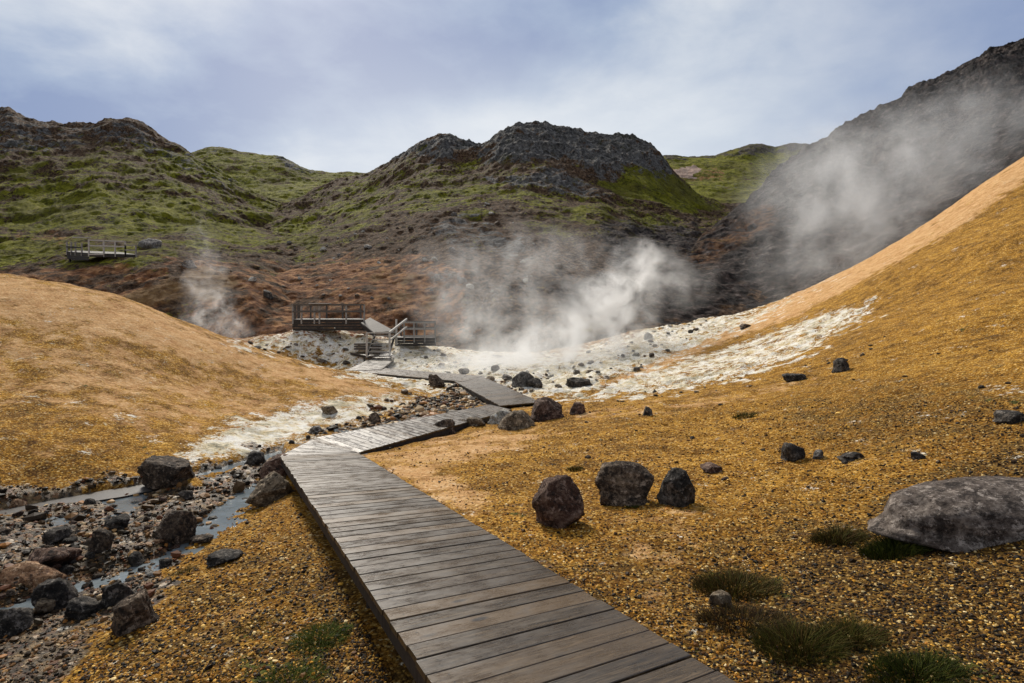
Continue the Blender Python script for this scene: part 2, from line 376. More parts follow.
K = np.zeros((n+3, n+3)); K[:n, :n] = kern(U, U)+np.eye(n)*2e-4; K[:n, n] = 1; K[:n, n+1:] = U; K[n, :n] = 1; K[n+1:, :n] = U.T
sol = np.linalg.solve(K, np.concatenate([V_, np.zeros(3)]))
def base_z(X, Y):
    u, r = lp(X, Y); out = np.empty(len(u))
    for i in range(0, len(u), 40000):
        a = u[i:i+40000]; out[i:i+40000] = kern(a, U)@sol[:n]+sol[n]+a@sol[n+1:]
    return out*(r+2.)

STREAM = [(-700, 700), (-60, 575), (0, 492), (140, 487), (165, 478), (283, 448), (300, 462), (282, 478), (250, 505), (180, 555), (150, 580), (60, 600), (30, 683), (-200, 800)]
UPSTREAM = [(330, 448), (300, 440), (370, 424), (420, 400), (455, 386), (520, 392), (500, 402), (440, 422), (360, 455)]
FLOOR = [(225, 345), (300, 322), (430, 330), (520, 348), (570, 350), (640, 323), (700, 312), (770, 303), (845, 265), (815, 285), (750, 325), (690, 352), (640, 375), (700, 372), (775, 350), (830, 318),
         (880, 300), (850, 325), (800, 355), (730, 380), (640, 395), (560, 398), (515, 400), (440, 390), (405, 390), (350, 374), (300, 356)]
MOUNDW = [(430, 404), (405, 396), (345, 396), (295, 406), (225, 424), (180, 455), (190, 470), (280, 446), (330, 428)]

def lowres_interp(fun, X, Y):
    return fun(X, Y)
nr, nc = 860, 1060
th = np.radians(np.linspace(-70, 70, nc)); lr = np.linspace(math.log(1.1), math.log(75.), nr)
# evaluate the smooth base on a coarse polar grid, then upsample
kr, kc = 150, 180
thc = np.radians(np.linspace(-70, 70, kc)); lrc = np.linspace(lr[0], lr[-1], kr)
Tc, Lc = np.meshgrid(thc, lrc)
Zc = base_z((C0[0]+np.exp(Lc)*np.sin(Tc)).ravel(), (C0[1]+np.exp(Lc)*np.cos(Tc)).ravel()).reshape(kr, kc)
def upsample(Zc, nr, nc):
    a = np.empty((Zc.shape[0], nc)); x = np.linspace(0, Zc.shape[1]-1, nc)
    def cr(arr, x):
        i = np.clip(np.floor(x).astype(int), 0, arr.shape[-1]-2); t = x-i
        g = lambda k: arr[..., np.clip(i+k, 0, arr.shape[-1]-1)]
        p0, p1, p2, p3 = g(-1), g(0), g(1), g(2)
        return .5*(2*p1+(p2-p0)*t+(2*p0-5*p1+4*p2-p3)*t*t+(3*p1-p0-3*p2+p3)*t**3)
    a = cr(Zc, x); b = cr(a.T, np.linspace(0, Zc.shape[0]-1, nr)).T
    return b
Tg, Lg = np.meshgrid(th, lr); Rg = np.exp(Lg)
X = (C0[0]+Rg*np.sin(Tg)).ravel(); Y = (C0[1]+Rg*np.cos(Tg)).ravel(); Z = upsample(Zc, nr, nc).ravel()
P2 = np.stack([X, Y], 1)
PX, PY = pix(np.stack([X, Y, Z], 1))
ok = Y > 1.0
def gzone(poly, soft): return np.where(ok, zone(PX, PY, poly, soft), 0.)
print('base done')
mS = gzone(STREAM, 10); mU = gzone(UPSTREAM, 5); mW = gzone(FLOOR, 7); mMW = gzone(MOUNDW, 12)
dist = np.hypot(X, Y)
f1 = fbm(P2, 6., 5, 1); f2 = fbm(P2, 1.4, 6, 9); f3 = fbm(P2, .22, 4, 21); rd = fbm(P2, 1.0, 6, 33, .55, True); rd2 = fbm(P2, 4., 6, 41, .55, True)
near = smooth(60, 8, dist)
Z = Z+f1*.10*smooth(3, 15, dist)+f2*.045+f3*.014*near
bed = np.maximum(mS, mU)
Z = Z+bed*(rd*.075-.02+f3*.03)
# calm silty channel at the foot of the mound
CH = [(-500, 560), (0, 503), (135, 480), (200, 466), (283, 444), (283, 452), (215, 474), (150, 490), (90, 500), (0, 512), (-500, 640)]
mCh = gzone(CH, 3)
Z = np.where(mCh > .01, Z*(1-mCh)+mCh*(-3.02), Z)
CH2 = [(290, 478), (262, 476), (225, 495), (205, 510), (160, 545), (110, 565), (70, 575), (0, 600), (-200, 660), (-200, 700), (0, 616), (60, 596), (130, 580), (180, 560), (215, 535), (255, 510), (285, 490)]
mCh2 = gzone(CH2, 6)
Z = Z+bed*.055*(1-mCh)*(1-mCh2)
Z = Z-mCh2*np.clip(.10+rd*.10, -.02, .2)
mF = np.maximum(mW, 0)
Z = Z+mF*(rd*.12+rd2*.22-.11)*smooth(8, 20, dist)
# erosion rills down the bright mound and along the ochre slope
Pa = np.stack([X*.55+Y*.25, Y*.18-X*.1], 1)
Z = Z+fbm(Pa, .8, 5, 77)*.11*smooth(8, 14, dist)*(1-mW)
Z = Z+fbm(P2, 1.1, 6, 78, .6)*.08*smooth(6, 14, dist)
# under the walk
def quad_in(poly, pad=0.):
    return poly_sd(X, Y, [(p[0], p[1]) for p in poly])
def plane_z(poly, X, Y):
    q = np.array(poly); Am = np.c_[q[:, :2], np.ones(len(q))]; s = np.linalg.lstsq(Am, q[:, 2], rcond=None)[0]; return X*s[0]+Y*s[1]+s[2]
for i, s in enumerate(sections):
    if len(s) == 1: continue
    sd = quad_in(s); pz = plane_z(s, X, Y)
    gap = .16 if i == 0 else .22
    lim = pz-gap
    w = smooth(-.05, .06, sd)
    Z = np.where(w > 0, Z*(1-w)+np.minimum(Z, lim)*w, Z)
    if i >= 2:
        w = smooth(-1.2, -.1, sd)*(1-bed*.5); Z = np.where(w > 0, np.minimum(Z, Z*(1-w)+(pz-.10)*w), Z)
# gravel lies flush against the right edge of the first section
e = (B1-B00)[:2]; L = np.linalg.norm(e); e = e/L; nrm = np.array([e[1], -e[0]])
tt = (X-B00[0])*e[0]+(Y-B00[1])*e[1]; ss = (X-B00[0])*nrm[0]+(Y-B00[1])*nrm[1]
ez = B00[2]+(B1-B00)[2]*np.clip(tt/L, 0, 1)
w = smooth(1.1, .15, ss)*(ss > -.01)*smooth(-1, 0, tt)*smooth(L+.6, L-.6, tt)
Z = np.where(w > 0, Z*(1-w)+(ez-.015+f3*.012+f2*.01)*w, Z)
# left side: the bank falls away beneath the walk
ea = (A1-A00)[:2]; La = np.linalg.norm(ea); ea = ea/La; na = np.array([-ea[1], ea[0]])
ta = (X-A00[0])*ea[0]+(Y-A00[1])*ea[1]; sa = (X-A00[0])*na[0]+(Y-A00[1])*na[1]
za = A00[2]+(A1-A00)[2]*np.clip(ta/La, 0, 1)
w = smooth(-.5, -.1, sa)*smooth(1.2, .3, sa)*smooth(-1, 0, ta)*smooth(La+.2, La-.5, ta)
Z = np.where(w > 0, Z*(1-w)+np.minimum(Z, za-.36+f2*.05)*w, Z)

PX, PY = pix(np.stack([X, Y, Z], 1))
mW = gzone(FLOOR, 9); mMW = gzone(MOUNDW, 16)
wb1, wb2 = fbm(P2, .9, 5, 301, .6), fbm(P2, .9, 5, 311, .6)
_px, _py = PX, PY; PX, PY = PX+wb1*70, PY+wb2*34; mS = gzone(STREAM, 7); mU = gzone(UPSTREAM, 4); PX, PY = _px, _py
STREAK = [(600, 392), (640, 372), (700, 352), (770, 330), (830, 308), (880, 298), (850, 325), (800, 352), (730, 378), (640, 398)]
PX, PY = PX+wb1*60, PY+wb2*26; mW = gzone(FLOOR, 9); PX, PY = _px, _py
white = np.maximum(mW*.74, mMW*.78)
white = np.maximum(white, gzone(STREAK, 8)*.60)
OCHB = [(600, 388), (660, 362), (720, 348), (800, 320), (860, 300), (880, 280), (850, 285), (790, 315), (700, 350), (640, 370), (600, 380)]
white = white*(1-gzone(OCHB, 5)*.8)
# faint pale scatter across the mound
white = np.maximum(white, gzone([(-10, 330), (200, 370), (330, 385), (250, 420), (120, 460), (-10, 440)], 40)*.05)
RIDGE = [(590, 388), (640, 366), (740, 322), (800, 285), (870, 245), (940, 205), (1030, 140), (1300, 0), (1300, 40), (1030, 178), (960, 228), (880, 272), (800, 315), (700, 352), (640, 380)]
peach = np.maximum.reduce([gzone(RIDGE, 6)*.95, gzone([(-500, 200), (0, 270), (130, 296), (260, 350), (400, 392), (380, 402), (250, 375), (120, 345), (0, 325), (-500, 270)], 18)*.90, gzone([(-500, 260), (0, 300), (120, 330), (260, 372), (380, 395), (300, 420), (180, 440), (60, 410), (-500, 380)], 45)*.66, gzone([(-500, 380), (60, 410), (200, 430), (190, 470), (0, 500), (-500, 560)], 25)*.20,
     gzone([(365, 455), (440, 436), (560, 425), (520, 450), (440, 470), (500, 500), (470, 520), (400, 480)], 16)*.80, gzone([(560, 410), (700, 395), (820, 372), (820, 385), (700, 410), (600, 424)], 10)*.45, gzone([(620, 520), (700, 505), (720, 560), (660, 600), (600, 570)], 25)*.5, gzone([(640, 520), (760, 500), (700, 560)], 30)*.3, mMW*.5, gzone([(80, 640), (250, 600), (330, 640), (200, 690)], 30)*.12])
silt = np.maximum.reduce([mS*1.0, mU*.75, mCh*1.2])
EXT = gzone([(-100, 590), (60, 600), (150, 570), (170, 600), (100, 640), (60, 690), (-100, 700)], 14)
silt = np.maximum(silt, EXT*.7)
dark = np.maximum.reduce([gzone([(300, 520), (420, 560), (560, 560), (1030, 430), (1600, 400), (1600, 900), (-200, 900), (-100, 640)], 60)*.6, gzone([(760, 700), (740, 640), (800, 560), (870, 520), (1024, 440), (1500, 420), (1500, 800), (760, 800)], 50)*1.5,  # dark gravel, stepped up towards the bottom corners as painted vignette shade
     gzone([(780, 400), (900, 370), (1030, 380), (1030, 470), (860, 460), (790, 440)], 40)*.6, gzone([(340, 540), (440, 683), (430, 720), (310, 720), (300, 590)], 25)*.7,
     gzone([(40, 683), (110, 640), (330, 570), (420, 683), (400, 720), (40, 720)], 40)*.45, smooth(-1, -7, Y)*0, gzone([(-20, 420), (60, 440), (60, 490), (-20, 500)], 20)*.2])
moss = np.maximum.reduce([gzone([(420, 355), (500, 362), (520, 385), (450, 375), (410, 368)], 8)*.35, gzone([(280, 600), (360, 610), (340, 690), (250, 690), (230, 630)], 22)*.42,
     gzone([(690, 590), (780, 560), (800, 620), (980, 640), (1024, 690), (800, 690), (700, 620)], 22)*.40])
rust = np.maximum.reduce([gzone([(60, 505), (130, 500), (220, 505), (200, 530), (80, 540)], 12)*.75, gzone([(-20, 575), (60, 572), (50, 600), (-20, 610)], 6)*.8,
     gzone([(340, 405), (380, 400), (380, 440), (340, 440)], 6)*.0, gzone([(225, 325), (430, 325), (640, 320), (640, 337), (560, 352), (430, 344), (300, 338), (225, 348)], 5)*.55, gzone([(870, 300), (1024, 260), (1024, 330), (880, 345)], 30)*.0])
gme = np_mesh('ground', np.stack([X, Y, Z], 1), grid_faces(nr, nc)[:, ::-1])
col_attr(gme, 'zoneA', np.stack([white, silt, peach, np.ones_like(X)], 1))
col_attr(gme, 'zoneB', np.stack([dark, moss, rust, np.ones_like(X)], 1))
M_ground = ground_material()
G = link('ground', gme, M_ground); tag(G, kind='structure')
Zg = Z.reshape(nr, nc)
def gz(x, y):
    r = math.hypot(x-C0[0], y-C0[1]); t = math.atan2(x-C0[0], y-C0[1])
    i = (math.log(max(r, 1.11))-lr[0])/(lr[-1]-lr[0])*(nr-1); j = (t-th[0])/(th[-1]-th[0])*(nc-1)
    i = min(max(i, 0), nr-1.001); j = min(max(j, 0), nc-1.001); a, b = int(i), int(j); u, v = i-a, j-b
    return float(Zg[a, b]*(1-u)*(1-v)+Zg[a+1, b]*u*(1-v)+Zg[a, b+1]*(1-u)*v+Zg[a+1, b+1]*u*v)
def gzv(x, y):
    r = np.hypot(x-C0[0], y-C0[1]); t = np.arctan2(x-C0[0], y-C0[1])
    i = np.clip((np.log(np.maximum(r, 1.11))-lr[0])/(lr[-1]-lr[0])*(nr-1), 0, nr-1.001); j = np.clip((t-th[0])/(th[-1]-th[0])*(nc-1), 0, nc-1.001)
    a, b = i.astype(int), j.astype(int); u, v = i-a, j-b
    return Zg[a, b]*(1-u)*(1-v)+Zg[a+1, b]*u*(1-v)+Zg[a, b+1]*(1-u)*v+Zg[a+1, b+1]*u*v, a*nc+b
def ghit(px, py):
    """first point where the sight line meets the ground"""
    a, e_ = ray(px, py); d = np.exp(np.linspace(math.log(1.5), math.log(60), 900))
    g, _ = gzv(a*d, d); k = np.nonzero(e_*d <= g)[0]
    if not len(k): return None
    k = k[0]; dd = d[k]; return Vector((float(a*dd), float(dd), float(g[k])))
# plain far sheet out to the horizon
fm = bpy.data.meshes.new('far_ground'); bm = bmesh.new()
ring0 = []; ring1 = []
for k in range(96):
    a = k/96*2*math.pi; ring0.append(bm.verts.new((66*math.sin(a), -3+66*math.cos(a), -9))); ring1.append(bm.verts.new((3000*math.sin(a), 3000*math.cos(a), -12)))
cen = bm.verts.new((0, -3, -9))
for k in range(96):
    bm.faces.new((ring0[k], ring0[(k+1) % 96], ring1[(k+1) % 96], ring1[k])); bm.faces.new((cen, ring0[(k+1) % 96], ring0[k]))
bm.normal_update(); bm.to_mesh(fm); bm.free()
M_hill = hill_material()
tag(link('far_ground', fm, M_hill), kind='structure')

# ------------------------------------------------------------------ hills
HB = []
def hill(name, rows, x0, x1, ncol, nrow, zones, amp, seed, crag=None, back=1.35, drop=30.):
    pxs = np.linspace(x0, x1, ncol); R = []
    for r in rows:
        r = np.array([t if len(t) == 3 else (t[0], t[1], r[0][2]) for t in r], float)
        R.append(W(pxs, np.interp(pxs, r[:, 0], r[:, 1]), np.interp(pxs, r[:, 0], r[:, 2])))
    top = R[-1]; b1 = top*np.array([1.12, 1.12, 1.0])-np.array([0, 0, drop*.25]); b2 = top*np.array([back, back, 1.])-np.array([0, 0, drop]); b2[:, 2] = np.minimum(b2[:, 2], -8)
    R.append(b1); R.append(b2); R = np.array(R); m = len(R)-1
    # spend most rows on the visible face
    s = np.concatenate([np.linspace(0, m-2, int(nrow*.88), endpoint=False), np.linspace(m-2, m, nrow-int(nrow*.88))])
    i = np.clip(np.floor(s).astype(int), 0, m-1); t = (s-i)[:, None, None]
    g = lambda k: R[np.clip(i+k, 0, m)]
    p0, p1, p2, p3 = g(-1), g(0), g(1), g(2)
    V = .5*(2*p1+(p2-p0)*t+(2*p0-5*p1+4*p2-p3)*t*t+(3*p1-p0-3*p2+p3)*t**3)
    sh = V.shape[:2]; V = V.reshape(-1, 3)
    px, py = pix(V)
    wob = fbm(V, 14, 5, seed+70)*16
    za = {k: np.zeros(len(V)) for k in ('rock', 'clay', 'grass', 'scree', 'pale', 'ochre')}
    for k, poly, soft, val in zones:
        za[k] = np.maximum(za[k], zone(px+wob, py+wob*.7, poly, soft)*val)
    d = np.linalg.norm(V, axis=1); sc = d/100.
    # outward direction: up and towards the viewpoint
    nd = -V/d[:, None]*.75+np.array([0, 0, .66])
    fade = np.tile(smooth(0, rows_fade, np.arange(sh[0]))[:, None], (1, sh[1])).ravel()
    h = fbm(V, 26, 6, seed)*3.6+fbm(V, 7, 5, seed+5, .6)*1.3+fbm(V*np.array([1, 1, .8]), 1.7, 4, seed+9)*.45
    za['scree'] *= 1-.75*za['clay']
    rk = np.clip(za['rock']+za['scree']*.85, 0, 1)
    cg = fbm(V*np.array([1, 1, 1.3]), 9, 6, seed+21, .55, True)*1.25+np.abs(fbm(V, 4., 5, seed+31, .55))*1.5
    V = V+nd*((h*amp+cg*rk*amp*1.15)*fade*np.clip(sc*1.1, .25, 1.6))[:, None]
    me = np_mesh(name, V, grid_faces(*sh))
    one = np.ones(len(V))
    col_attr(me, 'zoneA', np.stack([za['rock'], za['clay'], za['grass'], one], 1))
    col_attr(me, 'zoneB', np.stack([za['scree'], za['pale'], za['ochre'], one], 1))
    o = link(name, me, M_hill); tag(o, kind='structure')
    HB.append(BVHTree.FromPolygons([tuple(v) for v in V[::1].tolist()], grid_faces(*sh).tolist()) if False else (V.reshape(sh+(3,))))
    return o
rows_fade = 40
ALL = [(-3000, -3000), (3000, -3000), (3000, 3000), (-3000, 3000)]
hill('hill_left', [
    [(-700, 330, 40), (0, 330, 42), (340, 356, 48)],
    [(-700, 290, 50), (0, 288, 50), (150, 290, 50), (250, 305, 48), (340, 329, 52)],
    [(-700, 262, 60), (0, 262, 58), (150, 260, 57), (250, 266, 60), (340, 290, 62)],
    [(-700, 235, 75), (0, 240, 72), (100, 240, 72), (200, 240, 76), (340, 256, 86)],
    [(-700, 180, 120), (0, 185, 115), (100, 185, 115), (200, 205, 115), (260, 218, 120), (340, 232, 125)],
    [(-700, 90, 170), (-200, 105, 170), (0, 113, 170), (8, 110, 170), (15, 113, 170), (25, 119, 170), (60, 124, 170), (95, 124, 170), (105, 119, 170), (130, 121, 170), (150, 130, 170), (170, 142, 168), (185, 152, 165), (210, 166, 162), (240, 183, 160), (270, 201, 158), (340, 226, 150)],
    ], -700, 340, 900, 420, [
    ('grass', [(-800, 150), (20, 150), (100, 140), (180, 165), (330, 240), (300, 262), (150, 262), (-800, 262)], 22, .52),
    ('grass', [(190, 150), (340, 200), (340, 240), (260, 210), (100, 140)], 12, .7), ('grass', [(0, 190), (70, 185), (190, 200), (300, 235), (150, 245), (0, 235)], 18, .85),
    ('rock', [(-800, 80), (0, 105), (30, 115), (90, 118), (140, 122), (250, 190), (225, 190), (160, 160), (90, 135), (60, 155), (0, 160), (-800, 150)], 12, .46),
    ('grass', [(-800, 240), (180, 240), (180, 268), (60, 272), (-800, 268)], 8, .7), ('clay', [(-800, 272), (0, 272), (100, 274), (180, 262), (340, 262), (340, 360), (-800, 360)], 7, .62),
    ('ochre', [(120, 300), (165, 274), (205, 268), (240, 276), (225, 296), (180, 304), (140, 315)], 8, .70),
    ('clay', [(0, 232), (60, 228), (90, 240), (40, 250)], 8, .5),
    ('scree', [(60, 250), (70, 262), (10, 275), (-60, 260)], 8, .2),
    ], 1.0, 100)
hill('hill_left_ridge', [
    [(140, 260, 130), (460, 250, 130)], [(140, 220, 160), (460, 215, 160)], [(140, 190, 200), (460, 195, 200)],
    [(140, 165, 250), (180, 156, 250), (195, 152, 250), (210, 147, 250), (222, 147, 250), (235, 150, 250), (270, 155, 250), (283, 158, 250), (297, 166, 250), (310, 173, 250), (340, 175, 250), (372, 177, 250), (460, 185, 250)],
    ], 140, 460, 420, 220, [
    ('grass', ALL, 5, .72), ('rock', [(265, 150), (300, 160), (320, 176), (290, 172)], 4, .5), ('grass', [(220, 165), (330, 185), (340, 215), (200, 215)], 15, .95),
    ('rock', [(180, 150), (210, 145), (235, 150), (200, 156)], 4, .4)], .62, 140)
hill('hill_far', [
    [(600, 260, 170), (960, 240, 170)], [(600, 215, 210), (960, 210, 210)], [(600, 180, 270), (960, 180, 270)],
    [(600, 165, 330), (640, 160, 330), (665, 156, 330), (690, 157, 330), (715, 156, 330), (735, 149, 330), (750, 144, 330), (762, 144, 330), (775, 148, 330), (790, 144, 330), (830, 147, 330), (960, 150, 330)],
    ], 600, 960, 420, 240, [
    ('grass', ALL, 5, .95), ('scree', [(660, 150), (730, 150), (750, 138), (840, 140), (840, 152), (745, 153), (720, 160), (665, 162)], 3, .55),
    ('clay', [(655, 165), (730, 168), (720, 178), (680, 182)], 4, .45),
    ('pale', [(668, 170), (682, 167), (702, 168), (700, 173), (682, 177)], 2.2, 1.), ('rock', [(700, 185), (760, 180), (740, 200)], 8, .3)], .55, 170)
hill('hill_middle', [
    [(180, 358, 47), (300, 352, 42), (430, 372, 42), (640, 372, 42), (900, 372, 44)],
    [(180, 309, 52), (280, 326, 47), (330, 330, 48), (430, 337, 47), (520, 350, 44), (640, 345, 44), (900, 340, 47)],
    [(180, 286, 60), (300, 296, 55), (400, 294, 54), (500, 300, 51), (640, 300, 52), (900, 300, 56)],
    [(180, 265, 78), (300, 256, 76), (400, 246, 72), (450, 238, 68), (550, 242, 66), (640, 252, 72), (900, 265, 80)],
    [(180, 253, 100), (260, 232, 110), (300, 220, 115), (350, 205, 120), (420, 185, 116), (520, 178, 112), (600, 188, 112), (640, 200, 114), (700, 216, 118), (900, 225, 130)],
    [(180, 250, 140), (250, 222, 140), (300, 200, 170), (335, 180, 190), (370, 174, 188), (385, 168, 184), (400, 157, 180), (420, 144, 175), (440, 138, 171), (450, 138, 170), (462, 144, 170), (478, 147, 168), (488, 143, 167), (500, 132, 165), (515, 126, 165), (545, 123, 165), (565, 130, 165), (600, 139, 165), (635, 143, 165), (650, 149, 165), (660, 156, 165), (672, 172, 166), (692, 192, 168), (722, 207, 172), (900, 220, 180)],
    ], 180, 900, 1100, 520, [
    ('grass', [(230, 230), (340, 180), (420, 165), (500, 160), (640, 200), (700, 210), (760, 230), (640, 245), (500, 215), (400, 225), (330, 262), (180, 275)], 22, .50),
    ('grass', [(600, 178), (660, 172), (720, 205), (680, 215), (620, 198)], 7, 1.),
    ('rock', [(375, 172), (400, 150), (450, 130), (478, 140), (500, 125), (545, 115), (640, 135), (672, 168), (668, 178), (640, 172), (600, 176), (560, 162), (500, 160), (430, 160), (395, 168)], 9, .80),
    ('rock', [(470, 175), (560, 168), (610, 195), (560, 195), (500, 185)], 8, .62),
    ('rock', [(420, 215), (480, 210), (530, 235), (530, 262), (480, 255), (430, 235)], 12, .50),
    ('clay', [(255, 262), (340, 258), (420, 250), (470, 262), (470, 345), (200, 345), (200, 285)], 14, .72),
    ('clay', [(360, 275), (400, 260), (450, 275), (440, 310), (390, 318)], 9, .85),
    ('ochre', [(205, 280), (262, 286), (275, 318), (220, 330)], 8, .62), ('ochre', [(360, 265), (430, 265), (450, 312), (380, 315)], 12, .50),
    ('scree', [(590, 215), (700, 220), (760, 250), (720, 330), (560, 330), (540, 285), (600, 262)], 22, .60),
    ('pale', [(325, 330), (345, 322), (350, 340)], 3, .1)
    ], .95, 200)
hill('hill_right', [
    [(560, 372, 38), (700, 350, 44), (850, 320, 50), (1024, 215, 50), (1300, 120, 52), (1700, 40, 52)],
    [(560, 350, 43), (660, 328, 48), (760, 306, 53), (850, 268, 54), (930, 225, 54), (1024, 165, 54), (1300, 0, 56), (1700, -220, 56)],
    [(560, 338, 46), (620, 322, 50), (660, 300, 55), (720, 262, 64), (850, 212, 72), (1024, 118, 76), (1300, -60, 76), (1700, -300, 76)],
    [(560, 330, 48), (620, 312, 52), (640, 300, 56), (660, 282, 62), (680, 262, 70), (700, 240, 80), (740, 204, 95), (780, 172, 115), (812, 150, 132), (826, 142, 138), (832, 135, 140), (845, 125, 145), (870, 114, 145), (900, 99, 145), (912, 90, 145), (920, 87, 145), (960, 73, 145), (990, 56, 145), (1024, 44, 145), (1300, -60, 145), (1700, -200, 145)],
    ], 560, 1700, 1000, 420, [
    ('scree', ALL, 5, 1.0), ('clay', [(660, 262), (690, 230), (770, 190), (790, 220), (710, 275)], 16, .7), ('clay', [(690, 280), (760, 262), (780, 300), (690, 315)], 14, .5), ('clay', [(860, 215), (1024, 140), (1024, 200), (850, 262)], 20, .35),
    ], .85, 260)
print('hills done')

# hill lookup: smallest-distance vertex along a sight line
def hhit(px, py):
    best = None
    for V in HB:
        f = V.reshape(-1, 3)
        qx, qy = pix(f); k = np.argmin(np.hypot(qx-px, qy-py)+np.where(f[:, 1] < 20, 1e3, 0)+f[:, 1]*.004)
        if math.hypot(qx[k]-px, qy[k]-py) < 4 and (best is None or f[k, 1] < best[1]): best = f[k]
    return Vector(best.tolist()) if best is not None else None

# ------------------------------------------------------------------ water
def sheet(name, pts, mat, z):
    bm = bmesh.new()
    vs = [bm.verts.new((p[0], p[1], z)) for p in pts]
    f = bm.faces.new(vs); bm.normal_update()
    if f.normal.z < 0: f.normal_flip()
    bmesh.ops.triangulate(bm, faces=bm.faces[:])
    me = bpy.data.meshes.new(name); bm.to_mesh(me); bm.free()
    return link(name, me, mat)
M_water = water_material()
zw = -2.985
tag(sheet('stream_water', [Wz(a, b, zw) for a, b in ((-600, 640), (0, 500), (145, 478), (290, 440), (300, 500), (250, 520), (170, 575), (110, 620), (40, 720), (-600, 800))], M_water, zw), kind='structure')
mm = N('silty_water'); Pq = mm.n('NewGeometry').outputs['Position']
M_silt = mm.surf(mm.ramp(mm.noise(Pq, 40, 4, .7), [(.35, (.05, .045, .04)), (.65, (.12, .11, .10))]), .35, mm.bump(mm.noise(Pq, 30, 4, .6), .3, .004), .4)
tag(sheet('silty_channel', [Wz(a, b, -2.955) for a, b in ((-500, 566), (0, 505), (120, 484), (160, 477), (165, 488), (120, 497), (60, 506), (0, 516), (-500, 645))], M_silt, -2.955), kind='structure')
tag(sheet('pool_water', [Wz(a, b, -2.93) for a, b in ((345, 447), (330, 425), (410, 400), (455, 384), (530, 392), (500, 404), (440, 424), (372, 450))], M_water, -2.93), kind='structure')

# ------------------------------------------------------------------ timber
class MB:
    def __init__(s): s.v = []; s.f = []; s.uv = []; s.t = []
    def box(s, c, ax, ay, az, tone=None, bev=0.):
        """c centre; ax, ay, az half-extent vectors; long side first"""
        c, ax, ay, az = (np.asarray(v, float) for v in (c, ax, ay, az))
        tone = tone if tone is not None else (random.random(), random.random(), random.random())
        hx = np.linalg.norm(ax); hy = np.linalg.norm(ay); hz = np.linalg.norm(az)
        b = min(bev, hy*.4, hz*.4)
        i0 = len(s.v)
        ring = []
        if b > 0:
            for sx in (-1, 1):
                for (yy, zz) in ((-hy, -hz), (hy, -hz), (hy, hz-b), (hy-b, hz), (-hy+b, hz), (-hy, hz-b)):
                    s.v.append(c+ax*sx+ay/hy*yy+az/hz*zz)
                    s.uv.append((sx*hx, yy)); s.t.append(tone)
            for k in range(6):
                k2 = (k+1) % 6; s.f.append((i0+k, i0+k2, i0+6+k2, i0+6+k))
            s.f.append(tuple(i0+k for k in range(5, -1, -1))); s.f.append(tuple(i0+6+k for k in range(6)))
        else:
            for sx in (-1, 1):
                for (yy, zz) in ((-1, -1), (1, -1), (1, 1), (-1, 1)):
                    s.v.append(c+ax*sx+ay*yy+az*zz); s.uv.append((sx*hx, yy*hy+zz*hz*.3)); s.t.append(tone)
            for k in range(4):
                k2 = (k+1) % 4; s.f.append((i0+k, i0+k2, i0+4+k2, i0+4+k))
            s.f.append((i0+3, i0+2, i0+1, i0)); s.f.append((i0+4, i0+5, i0+6, i0+7))
    def beam(s, p, q, w, h, up=(0, 0, 1), **k):
        p, q = np.asarray(p, float), np.asarray(q, float); d = q-p; L = np.linalg.norm(d); d = d/L; up = np.asarray(up, float)
        if abs(d@up) > .95: up = np.array([0, 1., 0])
        sd = np.cross(up, d); sd /= np.linalg.norm(sd); u2 = np.cross(d, sd)
        s.box((p+q)/2, d*L/2, sd*w/2, u2*h/2, **k)
    def build(s, name, mat, parent=None, org=None):
        V = np.array(s.v);
        if org is not None: V = V-np.array(org)
        me = bpy.data.meshes.new(name); me.from_pydata(V.tolist(), [], s.f); me.update()
        col_attr(me, 'tone', np.c_[np.array(s.t), np.ones(len(s.t))])
        uvl = me.uv_layers.new(name='UVMap'); UV = np.array(s.uv)
        li = np.empty(len(me.loops), np.int32); me.loops.foreach_get('vertex_index', li)
        uvl.data.foreach_set('uv', UV[li].astype(np.float32).ravel())
        bm = bmesh.new(); bm.from_mesh(me); bmesh.ops.recalc_face_normals(bm, faces=bm.faces[:]); bm.to_mesh(me); bm.free()
        return link(name, me, mat, parent)
M_deck = wood_material('weathered_planks', 1., .50)
M_dark = plain_wood('dark_timber', (.012, .010, .009), (.045, .038, .032))
M_grey = plain_wood('grey_timber', (.16, .15, .135), (.36, .34, .31))
M_pale = plain_wood('pale_timber', (.30, .29, .26), (.52, .50, .46))
M_mid = plain_wood('brown_grey_timber', (.05, .044, .038), (.13, .115, .10))

